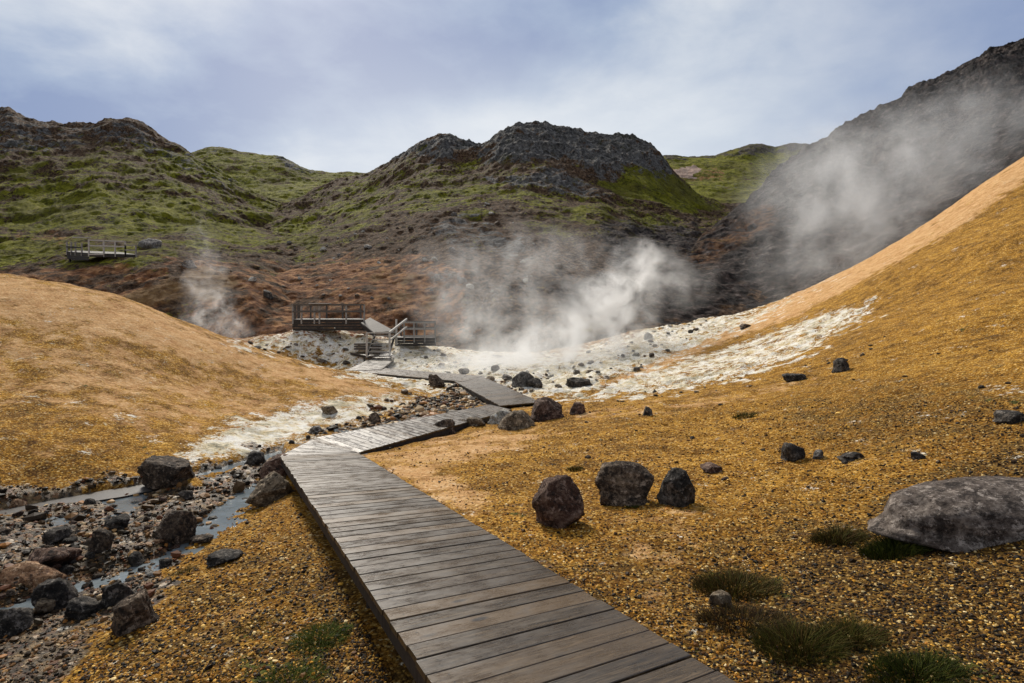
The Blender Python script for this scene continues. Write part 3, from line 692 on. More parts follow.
def planks(s, pitch, gap=.010, thick=.038, jit=.006):
    """planks across a quad A(left start) B(right start) C(right end) D(left end)"""
    A, B, C_, D = (np.asarray(p, float) for p in s); mb = MB()
    L = np.linalg.norm((D+C_)/2-(A+B)/2); n_ = max(2, int(round(L/pitch)))
    for k in range(n_):
        t0 = k/n_; t1 = (k+1)/n_; g = gap/L*random.uniform(.5, 1.5)
        l0, l1 = A+(D-A)*(t0+g/2), A+(D-A)*(t1-g/2); r0, r1 = B+(C_-B)*(t0+g/2), B+(C_-B)*(t1-g/2)
        j = random.uniform(-jit, jit); j2 = random.uniform(-jit, jit); dz = random.uniform(-.002, .002)
        ul = (r0-l0)/np.linalg.norm(r0-l0)
        l0, l1, r0, r1 = l0-ul*j, l1-ul*j, r0+ul*j2, r1+ul*j2
        c = (l0+l1+r0+r1)/4; ax = ((r0+r1)-(l0+l1))/4; ay = ((l1+r1)-(l0+r0))/4
        # wedge-safe: build from corners
        up = np.cross(ax, ay); up /= np.linalg.norm(up); up *= (1 if up[2] > 0 else -1)
        tilt = random.uniform(-.0018, .0018)
        i0 = len(mb.v); tone = (random.random(), random.random(), random.random()); b = .004
        W_ = np.linalg.norm(l1-l0)
        for (p0, p1, sx) in ((l0, l1, -1), (r0, r1, 1)):
            d = (p1-p0)/np.linalg.norm(p1-p0); hw = np.linalg.norm(p1-p0)/2; m_ = (p0+p1)/2+up*dz
            for (yy, zz) in ((-hw, -thick), (hw, -thick), (hw, -b+tilt), (hw-b, tilt), (-hw+b, -tilt), (-hw, -b-tilt)):
                mb.v.append(m_+d*yy+up*zz); mb.uv.append((sx*np.linalg.norm(ax), yy)); mb.t.append(tone)
        for q in range(6):
            q2 = (q+1) % 6; mb.f.append((i0+q, i0+q2, i0+6+q2, i0+6+q))
        mb.f.append(tuple(i0+q for q in range(5, -1, -1))); mb.f.append(tuple(i0+6+q for q in range(6)))
    return mb
def joists(s, inset=.12, th=.045, h=.12, drop=.041):
    A, B, C_, D = (np.asarray(p, float) for p in s); mb = MB()
    ul = (B-A)/np.linalg.norm(B-A); ur = (C_-D)/np.linalg.norm(C_-D); dn = np.array([0, 0, -(drop+h/2)])
    mb.beam(A+ul*inset+dn, D+ur*inset+dn, th, h); mb.beam(B-ul*inset+dn, C_-ur*inset+dn, th, h); mb.beam((A+B)/2+dn, (C_+D)/2+dn, th, h)
    return mb
bw = empty('boardwalk', tuple(A0)); bw.location = (0, 0, 0)
tag(bw, 'weathered grey plank boardwalk winding from the foreground across the stream to the stairs', 'boardwalk')
labels = ['long plank deck section climbing towards the viewpoint', None, 'deck section crossing the stream below the bend', 'deck section turning back towards the valley', 'narrow far deck section along the white floor', 'deck section leading to the steps', 'small deck landing at the foot of the steps']
for i, s in enumerate(sections):
    if len(s) == 1:   # wedge-shaped turn between sections one and three
        A, B, C_, D = A1, B1, B1+(Wz(316, 437.5, -2.60)-B1)*.02, Wz(316, 437.5, -2.60)
        s = (A, B+np.array([0, 0, -.001]), C_, D)
        mb = planks(s, .19); o = mb.build('deck_section', M_deck, bw); o['label'] = 'wedge shaped turn of the deck at the bend'
        jm = MB(); jm.beam(A+(0, 0, -.09), D+(0, 0, -.09), .045, .11); jm.build('joist', M_dark, bw); continue
    mb = planks(s, .19 if i < 3 else .2, gap=.014, jit=.008 if i < 3 else .02); o = mb.build('deck_section', M_deck, bw); o['label'] = labels[i]
    joists(s, inset=.035).build('joist', M_dark, bw)
    # short posts into the ground
    pm = MB(); A, B, C_, D = (np.asarray(p, float) for p in s); L = np.linalg.norm(D-A)
    for k in range(1, max(2, int(L/2.2))):
        t = k/max(2, int(L/2.2))
        for p in (A+(D-A)*t+(B-A)*.1, B+(C_-B)*t-(B-A)*.1):
            if p[1] > 1.5: pm = MB(); pm.beam(p+np.array([0, 0, -.9]), p+np.array([0, 0, -.06]), .09, .09); pm.build('support_post', M_dark, bw)

def rail_run(root, pts, hgt, rails, mpost, mrail, posts=True, pw=.11, cap=True):
    """one post at every point, rails between them"""
    for p in pts:
        m = MB(); p = np.array(p, float); m.beam(p+(0, 0, -.35), p+(0, 0, hgt), pw, pw); m.build('post', mpost, root)
    for k, h in enumerate(rails):
        m = MB()
        for a, b in zip(pts[:-1], pts[1:]):
            a, b = np.array(a, float), np.array(b, float); m.beam(a+(0, -.07, h), b+(0, -.07, h), .05, .13 if k else .12)
        m.build('rail', mrail, root)
# viewing platform with railing (upper left of the stairs)
vp = empty('viewing_platform', tuple(W(330, 329, 42.)))
tag(vp, 'dark timber viewing platform with railing on posts, left of the stairs', 'platform')
vp.location = (0, 0, 0)
dp = 42.; q = [W(293, 319.3, dp), W(365, 319.3, dp-.2), W(362, 318.4, dp+3.0), W(298, 318.4, dp+3.2)]
planks((q[0], q[3], q[2], q[1]), .2).build('deck', M_mid, vp)
m = MB()
for k in range(4):
    h = .12+.21*k; m.beam(q[0]+(0, -.03, -h), q[1]+(0, -.03, -h), .04, .19)
    if k < 3: m.beam(q[0]+(-.03, 0, -h), q[3]+(-.03, 0, -h), .04, .19)
m.build('skirt', M_dark, vp)
def lerp(a, b, t): return a+(b-a)*t
rail_run(vp, [lerp(q[0], q[1], t) for t in (0, .12, .30, .37, .74, .99)], 1.12, (1.08, .58), M_grey, M_mid)
rail_run(vp, [q[0]+(0, .1, 0), lerp(q[0], q[3], .5), q[3]], 1.12, (1.08, .58), M_mid, M_mid)
rail_run(vp, [lerp(q[3], q[2], t) for t in (0.02, .2, .45, .7, .98)], 1.12, (1.08, .58), M_mid, M_mid)
m = MB(); m.box(W(320, 303.6, 41.8), (.75, 0, 0), (0, .28, 0), (0, 0, .03)); m.build('board', M_pale, vp)
# stairway
st = empty('stairway'); tag(st, 'grey wooden stairs with handrails climbing from the landing to the upper decks', 'stairs')
ra, rb, rc_, rd_ = W(360, 319.5, 42.2), W(366, 319.5, 42.0), W(392.5, 331.5, 39.6), W(374.5, 331.5, 39.4)
planks((W(361, 322.5, 41.4), W(370, 317.5, 43.4), W(394, 330.6, 41.0), W(374, 332.4, 39.4)), .2).build('ramp', M_mid, st)
m = MB(); a_, b_ = W(361, 322.5, 41.38), W(374, 332.4, 39.36)
m.beam(a_+(0, 0, -.18), b_+(0, 0, -.18), .05, .26); m.build('ramp_beam', M_dark, st)
for k in range(6):
    t = k/5; y = 39.3-.28*k*0-2.0*t*.9; zt = -.50-1.36*(t*.96)
    c = np.array([(384-CX)/F*39.0+0.0, y, zt]); m = MB(); m.box(c, (.66, 0, 0), (0, .17, 0), (0, 0, .03)); m.build('step', M_grey, st)
for sx in (-.70, .70):
    m = MB(); cx = (384-CX)/F*39.0+sx; m.beam((cx, 39.4, -.62), (cx, 37.4, -1.95), .05, .26); m.build('stringer', M_dark, st)
xl, xr = (384-CX)/F*39.-.76, (384-CX)/F*39.+.76
for (x_, y_, z0_, z1_) in ((xl, 37.3, -2.15, -.55), (xr, 37.3, -2.3, -.52), (xr, 39.5, -1.4, .42)):
    m = MB(); m.beam((x_, y_, z0_), (x_, y_, z1_), .12, .12); m.build('post', M_pale, st)
m = MB(); m.beam((xl-.05, 37.3, -.52), (xr+.05, 37.3, -.52), .1, .07); m.build('crossbar', M_pale, st)
m = MB(); m.beam((xr, 37.25, -.5), (xr+.72, 39.6, .42), .09, .12); m.build('handrail', M_pale, st)
m = MB(); m.beam((xr, 37.25, -1.05), (xr+.72, 39.6, -.12), .06, .10); m.build('handrail', M_pale, st)
# lower railed deck to the right
rp = empty('railed_deck'); tag(rp, 'grey railed deck half hidden by steam, right of the stairs', 'deck')
q2 = [W(395, 337.5, 39.8), W(436, 337.5, 40.5), W(436, 335.8, 42.5), W(397, 335.8, 42.)]
planks((q2[0], q2[3], q2[2], q2[1]), .2).build('deck', M_mid, rp)
m = MB()
for k in range(3): m.beam(q2[0]+(0, -.03, -.12-.2*k), q2[1]+(0, -.03, -.12-.2*k), .04, .18)
m.build('skirt', M_dark, rp)
rail_run(rp, [lerp(q2[0], q2[1], t) for t in (.22, .46, .72, .98)], 1.12, (1.08, .62, .1), M_grey, M_grey)
rail_run(rp, [lerp(q2[3], q2[2], t) for t in (.1, .5, .98)], 1.12, (1.08, .62), M_mid, M_mid)
# steps block at the left of the stairs
sb = MB()
for k in range(3): sb.box(W(368, 344+k*2.4, 39.6), (.9, 0, 0), (0, .35, 0), (0, 0, .06))
sb.build('side_tread', M_mid, st)
# look-out on the left hillside
lo = empty('lookout_platform'); tag(lo, 'small pale-railed lookout on the green hillside at far left', 'platform')
dl = 56.; a = W(67, 251.5, dl); b = W(89, 253.0, dl-1.5); c = W(136, 254.5, dl); d_ = W(120, 252, dl+3); e_ = W(75, 250.5, dl+2.5)
pm_ = planks((a, e_, d_, c), .2); pm_.build('deck', M_mid, lo)
planks((a, b, c, lerp(a, c, .8)), .2).build('deck', M_mid, lo)
m = MB()
for k in range(4): m.beam(a+(0, -.03, -.1-.18*k), b+(0, -.03, -.1-.18*k), .04, .17)
for k in range(2): m.beam(b+(0, -.03, -.1-.18*k), c+(0, -.03, -.1-.16*k), .04, .17)
m.build('skirt', M_dark, lo)
rail_run(lo, [lerp(a, b, t) for t in (0, .2, .4, .68)], .95, (.45,), M_grey, M_dark)
rail_run(lo, [lerp(b, c, t) for t in (0, .31, .55, .77)], 1.28, (1.24, .72), M_pale, M_pale)
rail_run(lo, [lerp(b, c, t) for t in (.77, 1.)], .95, (.9, .4), M_grey, M_grey)
m = MB(); m.beam(lerp(a, b, .36)+(0, -.05, 1.42), b+(.1, -.05, 1.48), .3, .09); m.build('board', M_pale, lo)
m = MB(); m.beam(b+(0, -.1, -.15), lerp(b, c, .32)+(0, -.1, -.1), .05, .12); m.build('edge_board', M_pale, lo)
for t in (0.02, .5, .98):
    p = lerp(a, c, t); m = MB(); m.beam(p+np.array([0, .15, -1.1]), p+np.array([0, .15, -.05]), .14, .14); m.build('support_post', M_dark, lo)

# ------------------------------------------------------------------ rocks
def ico(sub):
    bm = bmesh.new(); bmesh.ops.create_icosphere(bm, subdivisions=sub, radius=1.)
    V = np.array([v.co[:] for v in bm.verts]); Fc = np.array([[v.index for v in f.verts] for f in bm.faces]); bm.free(); return V, Fc
ICO = {k: ico(k) for k in (1, 2, 3, 4, 5)}
def rock_mesh(name, seed, sub=4, nplanes=14, rough=.06, sx=1., sy=1., sz=1., peak=0.):
    r = np.random.default_rng(seed); V, Fc = ICO[sub]
    nn = r.normal(size=(nplanes, 3)); nn /= np.linalg.norm(nn, axis=1)[:, None]; hh = r.uniform(.56, .98, nplanes)
    hh = hh*.12+.86 if seed == 118 else hh; dd = V@nn.T; rad = np.where(dd > .05, hh/np.maximum(dd, .05), 9).min(1); rad = np.minimum(rad, 1.15)
    pw = 2.1 if 'boulder' in name and seed == 118 else 3.; box = (np.abs(V)**pw).sum(1)**(-1/pw); rad = np.minimum(rad, box*.98)
    Q = V*rad[:, None]
    low = np.clip(-Q[:, 2]/.75, 0, .93); Q[:, :2] *= (1/np.sqrt(1-low**2)).clip(1, 1.30)[:, None]
    Q = Q+V*(fbm(Q+seed*3.1, .9, 5, seed, .55)*rough*1.3)[:, None]+V*(fbm(Q+seed, .42, 5, seed+3, .62, True)*rough*1.1)[:, None]
    if peak: Q[:, :2] *= (1-peak*np.clip(Q[:, 2:3]+.1, 0, 1))
    mn, mx = Q.min(0), Q.max(0); Q = (Q-(mn+mx)/2)/(mx-mn)   # unit box
    Q = Q*np.array([sx, sy, sz])
    me = np_mesh(name, Q, Fc, sub >= 3); return me
RM = {
 'brown': rock_material('brown_basalt', (.014, .010, .007), (.07, .045, .028), (.20, .145, .095)),
 'red': rock_material('reddish_rock', (.016, .009, .006), (.08, .035, .020), (.20, .125, .085)),
 'dark': rock_material('dark_lava_rock', (.007, .006, .005), (.032, .026, .020), (.12, .10, .08)),
 'grey': rock_material('grey_rock', (.045, .040, .036), (.13, .115, .10), (.27, .25, .22)),
 'tan': rock_material('tan_rock', (.05, .036, .022), (.16, .115, .07), (.32, .25, .165)),
 'boulder': rock_material('mauve_boulder', (.045, .032, .025), (.14, .108, .088), (.30, .25, .21), 1.1),
 'pale': rock_material('pale_crusted_rock', (.18, .16, .12), (.42, .39, .32), (.66, .62, .54)),
 'orange': rock_material('orange_slab', (.12, .055, .025), (.33, .17, .08), (.52, .34, .2)),
}
def place_rock(px, py, w, h, mat, seed, label, cat='rock', depth=1.0, group=None, sub=4, peak=0., sink=.24, name='rock', rough=.085, hit=ghit, rz=None, npl=14, tilt=0.):
    p = hit(px, py-.5)
    if p is None: return None
    sc = p.y/F; wx, hz = w*sc, h*sc/(1-sink)*.98
    o = link(name, rock_mesh(name, seed, sub, npl, rough, wx, wx*depth, hz, peak), RM[mat])
    cx_ = p.x*(1+wx*depth*.36/p.y); o.location = (cx_, p.y+wx*depth*.36, p.z+hz*(.5-sink)); o.rotation_euler = (0, tilt, 0)
    tag(o, label, cat, group); return o
B_ = place_rock
B_(558, 529, 55, 49, 'red', 111, 'pear-shaped reddish brown rock beside the deck, leftmost of three on the gravel', peak=.16, sub=5, npl=16)
B_(623, 507, 62, 41, 'brown', 112, 'broad dark brown rock, middle one of three on the gravel slope', depth=.8, sub=5, npl=11)
B_(676, 508, 36, 38, 'dark', 313, 'upright charcoal rock, rightmost of three on the gravel slope', peak=.12, sub=5, npl=18, rough=.10)
B_(547, 421, 37, 22, 'red', 14, 'angular dark red rock on the gravel rim past the bend', npl=10)
B_(578, 415, 18, 12, 'red', 15, 'small round dark red rock just right of the angular red rock')
B_(517, 430, 40, 18, 'tan', 16, 'flat grey wedge-shaped rock on the gravel rim left of the red rock', npl=9, peak=.4, depth=.7)
B_(500, 424, 26, 14, 'pale', 17, 'pale crusted rock touching the deck corner', npl=12)
B_(1008, 540, 300, 47, 'boulder', 118, 'large rounded grey mauve boulder half buried at the right edge of the slope', 'boulder', depth=.5, sub=5, npl=44, rough=.035, sink=.42, name='boulder')
B_(793, 462, 23, 18, 'dark', 19, 'small dark lump of rock left of the little grey stone')
B_(818, 460, 13, 9, 'grey', 20, 'little pale grey stone between two dark ones on the slope', name='stone', cat='stone')
B_(850, 462, 24, 8, 'dark', 21, 'flat dark rock right of the little grey stone')
B_(841, 373, 17, 15, 'dark', 22, 'dark egg-shaped rock high on the ochre slope')
B_(793, 382, 22, 8, 'dark', 23, 'low dark clod at the lower edge of the white streak')
B_(712, 474, 22, 8, 'red', 24, 'low reddish clod right of the charcoal rock')
B_(648, 417, 12, 9, 'dark', 25, 'single small dark stone above the three rocks', name='stone', cat='stone')
B_(917, 461, 13, 7, 'dark', 26, 'small dark stone above the large boulder', name='stone', cat='stone')
B_(1012, 425, 34, 12, 'dark', 27, 'dark flat rock outcropping at the right edge of the slope')
B_(445, 436, 26, 16, 'brown', 28, 'brown rock leaning on the right edge of the stream crossing deck')
B_(462, 430, 16, 10, 'brown', 29, 'small brown rock behind the one leaning on the crossing deck')
B_(476, 427, 20, 9, 'tan', 30, 'tan rock half buried along the crossing deck')
B_(720, 608, 26, 14, 'tan', 31, 'tan stone nestled in the grass clumps', name='stone', cat='stone')
B_(167, 490, 52, 29, 'brown', 40, 'large grey brown boulder at the foot of the ochre mound in the stream', 'boulder', npl=12, sub=5, depth=.8, name='boulder')
B_(176, 549, 38, 34, 'brown', 41, 'upright two-toned brown rock in the middle of the stream', npl=9, sub=5)
B_(272, 504, 44, 30, 'tan', 42, 'tan speckled boulder against the left side of the deck', 'boulder', npl=16, sub=5, name='boulder')
B_(276, 480, 38, 20, 'red', 43, 'rust red rock tucked under the deck at the bend', npl=10)
B_(133, 635, 42, 36, 'brown', 144, 'dark reddish block lying on the gravel bank below the stream', npl=8, sub=5)
B_(55, 545, 25, 14, 'dark', 45, 'black wedge-shaped rock in the stream bed, upstream of the red-brown slab', npl=10)
B_(101, 554, 28, 22, 'brown', 46, 'dark brown angular rock just left of the blue stream channel', npl=10)
B_(48, 573, 52, 20, 'red', 47, 'low dark red slab lying across the stream bed', npl=12)
B_(56, 612, 37, 27, 'dark', 48, 'knobbly black rock at the left end of the stream', npl=14, rough=.12)
B_(118, 606, 28, 22, 'dark', 49, 'black rock directly above the reddish block', npl=14, rough=.1)
B_(82, 620, 32, 17, 'dark', 50, 'low black rock between two taller black rocks', npl=14, rough=.1)
B_(42, 617, 20, 14, 'tan', 51, 'tan stone against the knobbly black rock', name='stone', cat='stone')
B_(136, 569, 17, 14, 'dark', 52, 'small black rock at the edge of the gravel bank')
B_(28, 592, 66, 20, 'orange', 53, 'flat orange tan slab at the left end of the stream', depth=.6, npl=10, name='rock_slab', cat='rock')
B_(186, 500, 14, 8, 'dark', 54, 'small black stone right in front of the large grey brown boulder', name='stone', cat='stone')
B_(14, 513, 24, 11, 'orange', 55, 'yellow ochre stone at the end of the silty channel', name='stone', cat='stone')
B_(118, 531, 24, 12, 'dark', 56, 'low dark stone between the stream gravel patches', name='stone', cat='stone')
B_(256, 466, 22, 13, 'dark', 57, 'dark jagged rock in the stream near the bend')
B_(224, 566, 34, 8, 'dark', 58, 'line of dark clods on the gravel bank left of the deck', name='clod', cat='earth clod', rough=.14)
B_(203, 545, 26, 7, 'brown', 59, 'flat brown clod on the bank below the tan boulder', name='clod', cat='earth clod', rough=.14)
B_(12, 640, 44, 26, 'dark', 60, 'dark rock in the lower left corner of the stream bed')
B_(375, 425, 13, 12, 'brown', 61, 'brown rock on the mound foot at the deck edge')
B_(330, 416, 17, 9, 'tan', 62, 'brown flat rock lying on the white mound flank')
B_(315, 434, 15, 7, 'grey', 63, 'grey rock at the water line below the white mound flank')
B_(437, 388, 17, 13, 'brown', 64, 'rough brown rock in front of the far deck section', rough=.14)
B_(524, 387, 26, 15, 'grey', 65, 'grey boulder at the end of the zigzag deck', depth=.8)
B_(534, 388, 18, 9, 'dark', 66, 'dark wet rock leaning against the grey boulder')
B_(464, 375, 11, 6, 'dark', 67, 'black stone left of its twin just behind the far deck', name='stone', cat='stone')
B_(496, 372, 12, 6, 'dark', 68, 'black stone right of its twin behind the zigzag deck', name='stone', cat='stone')
B_(580, 388, 30, 9, 'dark', 69, 'low black rocks on the white floor behind the red rocks')
B_(648, 340, 9, 7, 'dark', 70, 'dark rock on the cream sinter slope', name='stone', cat='stone')
B_(745, 329, 14, 5, 'brown', 71, 'brown slab on the peach ridge', name='stone', cat='stone')
B_(150, 249, 22, 12, 'grey', 80, 'pale-topped boulder on the green hillside right of the lookout', 'boulder', hit=hhit, name='boulder', sub=4)
B_(268, 299, 12, 9, 'dark', 81, 'black rock on the red clay slope left of the viewing platform', hit=hhit)
B_(190, 268, 16, 8, 'grey', 82, 'grey boulder beside the path on the brown slope', 'boulder', hit=hhit, name='boulder')

# rocks nobody singles out: repeats of a few meshes
def scatter(nm, cat, label, group, n_, polys, size, mats, hitf, seed, flat=.6, sub=3, minpx=0):
    r = random.Random(seed); meshes = {}
    variants = [(rock_mesh(nm, seed*10+k, sub, 10, .08, 1, r.uniform(.7, 1), r.uniform(flat*.7, flat*1.2)), m_) for m_ in mats for k in range(3)]
    for me, m_ in variants: me.materials.append(RM[m_])
    cnt = 0; tries = 0
    xs = [p[0] for q_ in polys for p in q_]; ys = [p[1] for q_ in polys for p in q_]
    while cnt < n_ and tries < n_*30:
        tries += 1; px = r.uniform(min(xs), max(xs)); py = r.uniform(min(ys), max(ys))
        if not any(poly_sd(np.array([px]), np.array([py]), q_)[0] > 0 for q_ in polys): continue
        p = hitf(px, py)
        if p is None: continue
        if any(len(s)==4 and poly_sd(np.array([p.x]), np.array([p.y]), [(v[0], v[1]) for v in s])[0] > -.08 for s in sections): continue
        w = size[0]*(size[1]/size[0])**(r.random()**1.6)
        if w/p.y*F < minpx: continue
        me, _ = r.choice(variants); o = bpy.data.objects.new(nm, me); COL.objects.link(o)
        o.location = (p.x, p.y, p.z+w*flat*.22); o.scale = (w, w, w); o.rotation_euler = (r.uniform(-.3, .3), r.uniform(-.3, .3), r.uniform(0, 6.28))
        tag(o, label, cat, group); cnt += 1
SP = [(-20, 512), (60, 505), (140, 495), (180, 492), (230, 475), (285, 455), (290, 480), (240, 515), (190, 545), (150, 585), (60, 615), (-20, 650)]
scatter('stream_stone', 'stone', 'small dark stone lying in the shallow stream bed', 'dark stones in the stream bed', 100, [SP], (.05, .20), ['dark', 'brown', 'red'], ghit, 5, .5)
scatter('stream_stone', 'stone', 'small pale or rusty stone lying in the shallow stream bed', 'pale stones in the stream bed', 80, [SP], (.04, .17), ['pale', 'grey', 'orange', 'tan'], ghit, 6, .45)
UP_ = [(335, 440), (370, 424), (420, 402), (450, 392), (490, 398), (470, 412), (400, 428), (350, 442)]
scatter('rubble_stone', 'stone', 'mixed stone in the rubble between the two deck sections', 'rubble stones between the deck sections', 120, [UP_], (.10, .34), ['pale', 'grey', 'dark', 'orange', 'brown'], ghit, 8, .5)
scatter('valley_stone', 'stone', 'stone lying on the pale steaming valley floor', 'stones on the white valley floor', 170, [[(240, 345), (340, 335), (420, 345), (560, 352), (640, 330), (720, 318), (640, 372), (560, 392), (520, 392), (440, 372), (330, 366)]], (.14, .62), ['grey', 'tan', 'pale', 'dark', 'brown'], ghit, 9, .5)
scatter('slope_stone', 'stone', 'small dark stone lying on the golden gravel slope', 'dark stones on the gravel slope', 70, [[(500, 420), (760, 370), (900, 320), (1024, 280), (1024, 470), (860, 470), (560, 500)]], (.03, .14), ['dark', 'brown', 'red'], ghit, 10, .5)
scatter('rim_stone', 'stone', 'stone along the lower edge of the white streak', 'stones along the lower edge of the white streak', 26, [[(600, 398), (700, 385), (800, 366), (890, 335), (900, 342), (800, 380), (690, 396), (610, 408)]], (.08, .2), ['dark', 'brown', 'tan'], ghit, 12, .5)
scatter('mound_foot_stone', 'stone', 'stone at the water line of the ochre mound', 'stones along the foot of the ochre mound', 34, [[(210, 470), (280, 444), (330, 428), (400, 404), (410, 410), (330, 436), (290, 446), (215, 474)]], (.06, .26), ['dark', 'grey', 'pale', 'brown'], ghit, 13, .6)
scatter('hillside_boulder', 'boulder', 'boulder scattered over the stony brown hillside', 'boulders on the middle hillside', 90, [[(330, 215), (450, 190), (600, 205), (640, 240), (560, 275), (470, 300), (360, 300), (260, 290), (220, 265)]], (.3, 1.15), ['grey', 'pale', 'brown'], hhit, 14, .6)
print('rocks done')

# ------------------------------------------------------------------ gravel: tiny stones, uncountable
def pebble_field(name, pts, sizes, tones, label, mat):
    V, Fc = ICO[1]; nV = len(V); r = RNG; n_ = len(pts)
    sc = np.stack([sizes, sizes*r.uniform(.6, 1, n_), sizes*r.uniform(.4, .8, n_)], 1)
    base = V[None]*(1+r.uniform(-.28, .28, (n_, nV, 1)))*sc[:, None, :]
    a = r.uniform(0, 6.28, n_); c, s = np.cos(a), np.sin(a)
    b = r.uniform(-.6, .6, n_); cb, sb_ = np.cos(b), np.sin(b)
    x, y, z = base[..., 0], base[..., 1], base[..., 2]
    y, z = y*cb[:, None]-z*sb_[:, None], y*sb_[:, None]+z*cb[:, None]
    x, y = x*c[:, None]-y*s[:, None], x*s[:, None]+y*c[:, None]
    P = np.stack([x, y, z], -1)+pts[:, None, :]
    Fa = (Fc[None]+(np.arange(n_)*nV)[:, None, None]).reshape(-1, 3)
    me = np_mesh(name, P.reshape(-1, 3), Fa, False)
    col_attr(me, 'tone', np.c_[np.repeat(tones, nV, 0), np.ones(n_*nV)])
    o = link(name, me, mat); tag(o, label, 'gravel', kind='stuff'); return o
def sample_px(n_, x0, x1, y0, y1):
    px = RNG.uniform(x0, x1, n_); py = RNG.uniform(y0, y1, n_)
    a, e = ray(px, py); d = np.exp(np.linspace(math.log(1.6), math.log(30), 260)); out = np.full((n_, 3), np.nan); idx = np.zeros(n_, int)
    D = np.zeros(n_); alive = np.ones(n_, bool)
    for k in range(len(d)):
        g, _ = gzv(a[alive]*d[k], np.full(alive.sum(), d[k])); hit = e[alive]*d[k] <= g
        ii = np.nonzero(alive)[0][hit]; D[ii] = d[k]; alive[ii] = False
    D *= RNG.uniform(.985, 1.0, n_); ok_ = D > 0
    x, y = (a*D)[ok_], D[ok_]; g, ix = gzv(x, y); return np.stack([x, y, g], 1), ix
def not_on_deck(P):
    m_ = np.ones(len(P), bool)
    for s in sections:
        if len(s) == 4: m_ &= poly_sd(P[:, 0], P[:, 1], [(v[0], v[1]) for v in s]) < .015
    m_ &= poly_sd(P[:, 0], P[:, 1], [(v[0], v[1]) for v in (A1, B1, Wz(316, 437.5, -2.60))]) < .01
    return m_
GOLD = .94*np.array([(.30, .13, .013), (.44, .22, .025), (.60, .34, .06), (.20, .085, .010), (.74, .50, .16), (.09, .038, .006), (.03, .016, .006), (.85, .70, .42), (.36, .16, .03)])
gw = np.array([.16, .17, .12, .14, .07, .14, .15, .025, .04]); gw /= gw.sum()
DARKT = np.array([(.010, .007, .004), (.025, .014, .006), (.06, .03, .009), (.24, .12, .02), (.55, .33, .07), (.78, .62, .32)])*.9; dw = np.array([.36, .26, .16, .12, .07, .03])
def mk_gravel(name, n_, box, size, label):
    P, ix = sample_px(n_, *box); k = not_on_deck(P)&(silt[ix] < .35)&(white[ix] < .5)&(RNG.random(len(P)) > peach[ix]*1.05*(fbm(P[:, :2], 1.2, 4, 91)*2+.8).clip(0, 1)); P, ix = P[k], ix[k]
    dk = RNG.random(len(P)) < np.clip(dark[ix]*1.1, 0, .93)  # same mask darkens the pebbles, painting corner shade into their tones
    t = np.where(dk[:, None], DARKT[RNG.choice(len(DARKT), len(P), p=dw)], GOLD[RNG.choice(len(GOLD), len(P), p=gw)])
    t = t*np.array([1.12, 1.05, .9])*RNG.uniform(.6, 1.35, (len(P), 1))
    sz = size*np.exp(RNG.normal(0, .38, len(P)))*np.clip((P[:, 1]/5)**.45, .8, 2.); P[:, 2] += sz*.2
    pebble_field(name, P, sz, t, label, M_peb); return P
M_peb = pebble_material(rough=.6)
mk_gravel('gravel', 60000, (350, 1060, 400, 720), .0085, 'golden and dark gravel, darkened with painted corner shade, covering the slope right of the boardwalk')
mk_gravel('gravel', 26000, (-30, 440, 500, 720), .0095, 'golden brown gravel on the bank left of the boardwalk')
# coarse rubble in the stream bed
P, ix = sample_px(12000, -30, 300, 445, 700); k = not_on_deck(P)&(silt[ix] > .5)&(mCh[ix] < .3); P = P[k]
ST = np.array([.82, .66, .46])*np.array([(.012, .009, .006), (.035, .026, .017), (.09, .062, .036), (.24, .15, .075), (.13, .055, .028), (.46, .33, .19), (.62, .56, .45), (.38, .2, .07), (.07, .065, .055)])
t = ST[RNG.choice(len(ST), len(P), p=[.2, .2, .16, .12, .08, .05, .04, .05, .10])]
sz = .014*np.exp(RNG.normal(0, .6, len(P)))*np.clip(P[:, 1]/7, .6, 2.); P[:, 2] += sz*.25
pebble_field('stream_gravel', P, sz, t, 'mixed wet gravel in the stream bed', pebble_material('wet_pebbles', .55))
P, ix = sample_px(9000, 330, 540, 380, 450); k = not_on_deck(P)&(silt[ix] > .3); P = P[k]
t = ST[RNG.choice(len(ST), len(P), p=[.14, .12, .12, .12, .05, .14, .17, .06, .08])]; sz = .05*np.exp(RNG.normal(0, .5, len(P))); P[:, 2] += sz*.25
pebble_field('rubble', P, sz, t, 'mixed grey and rusty rubble between the deck sections', M_peb)
print('gravel done')

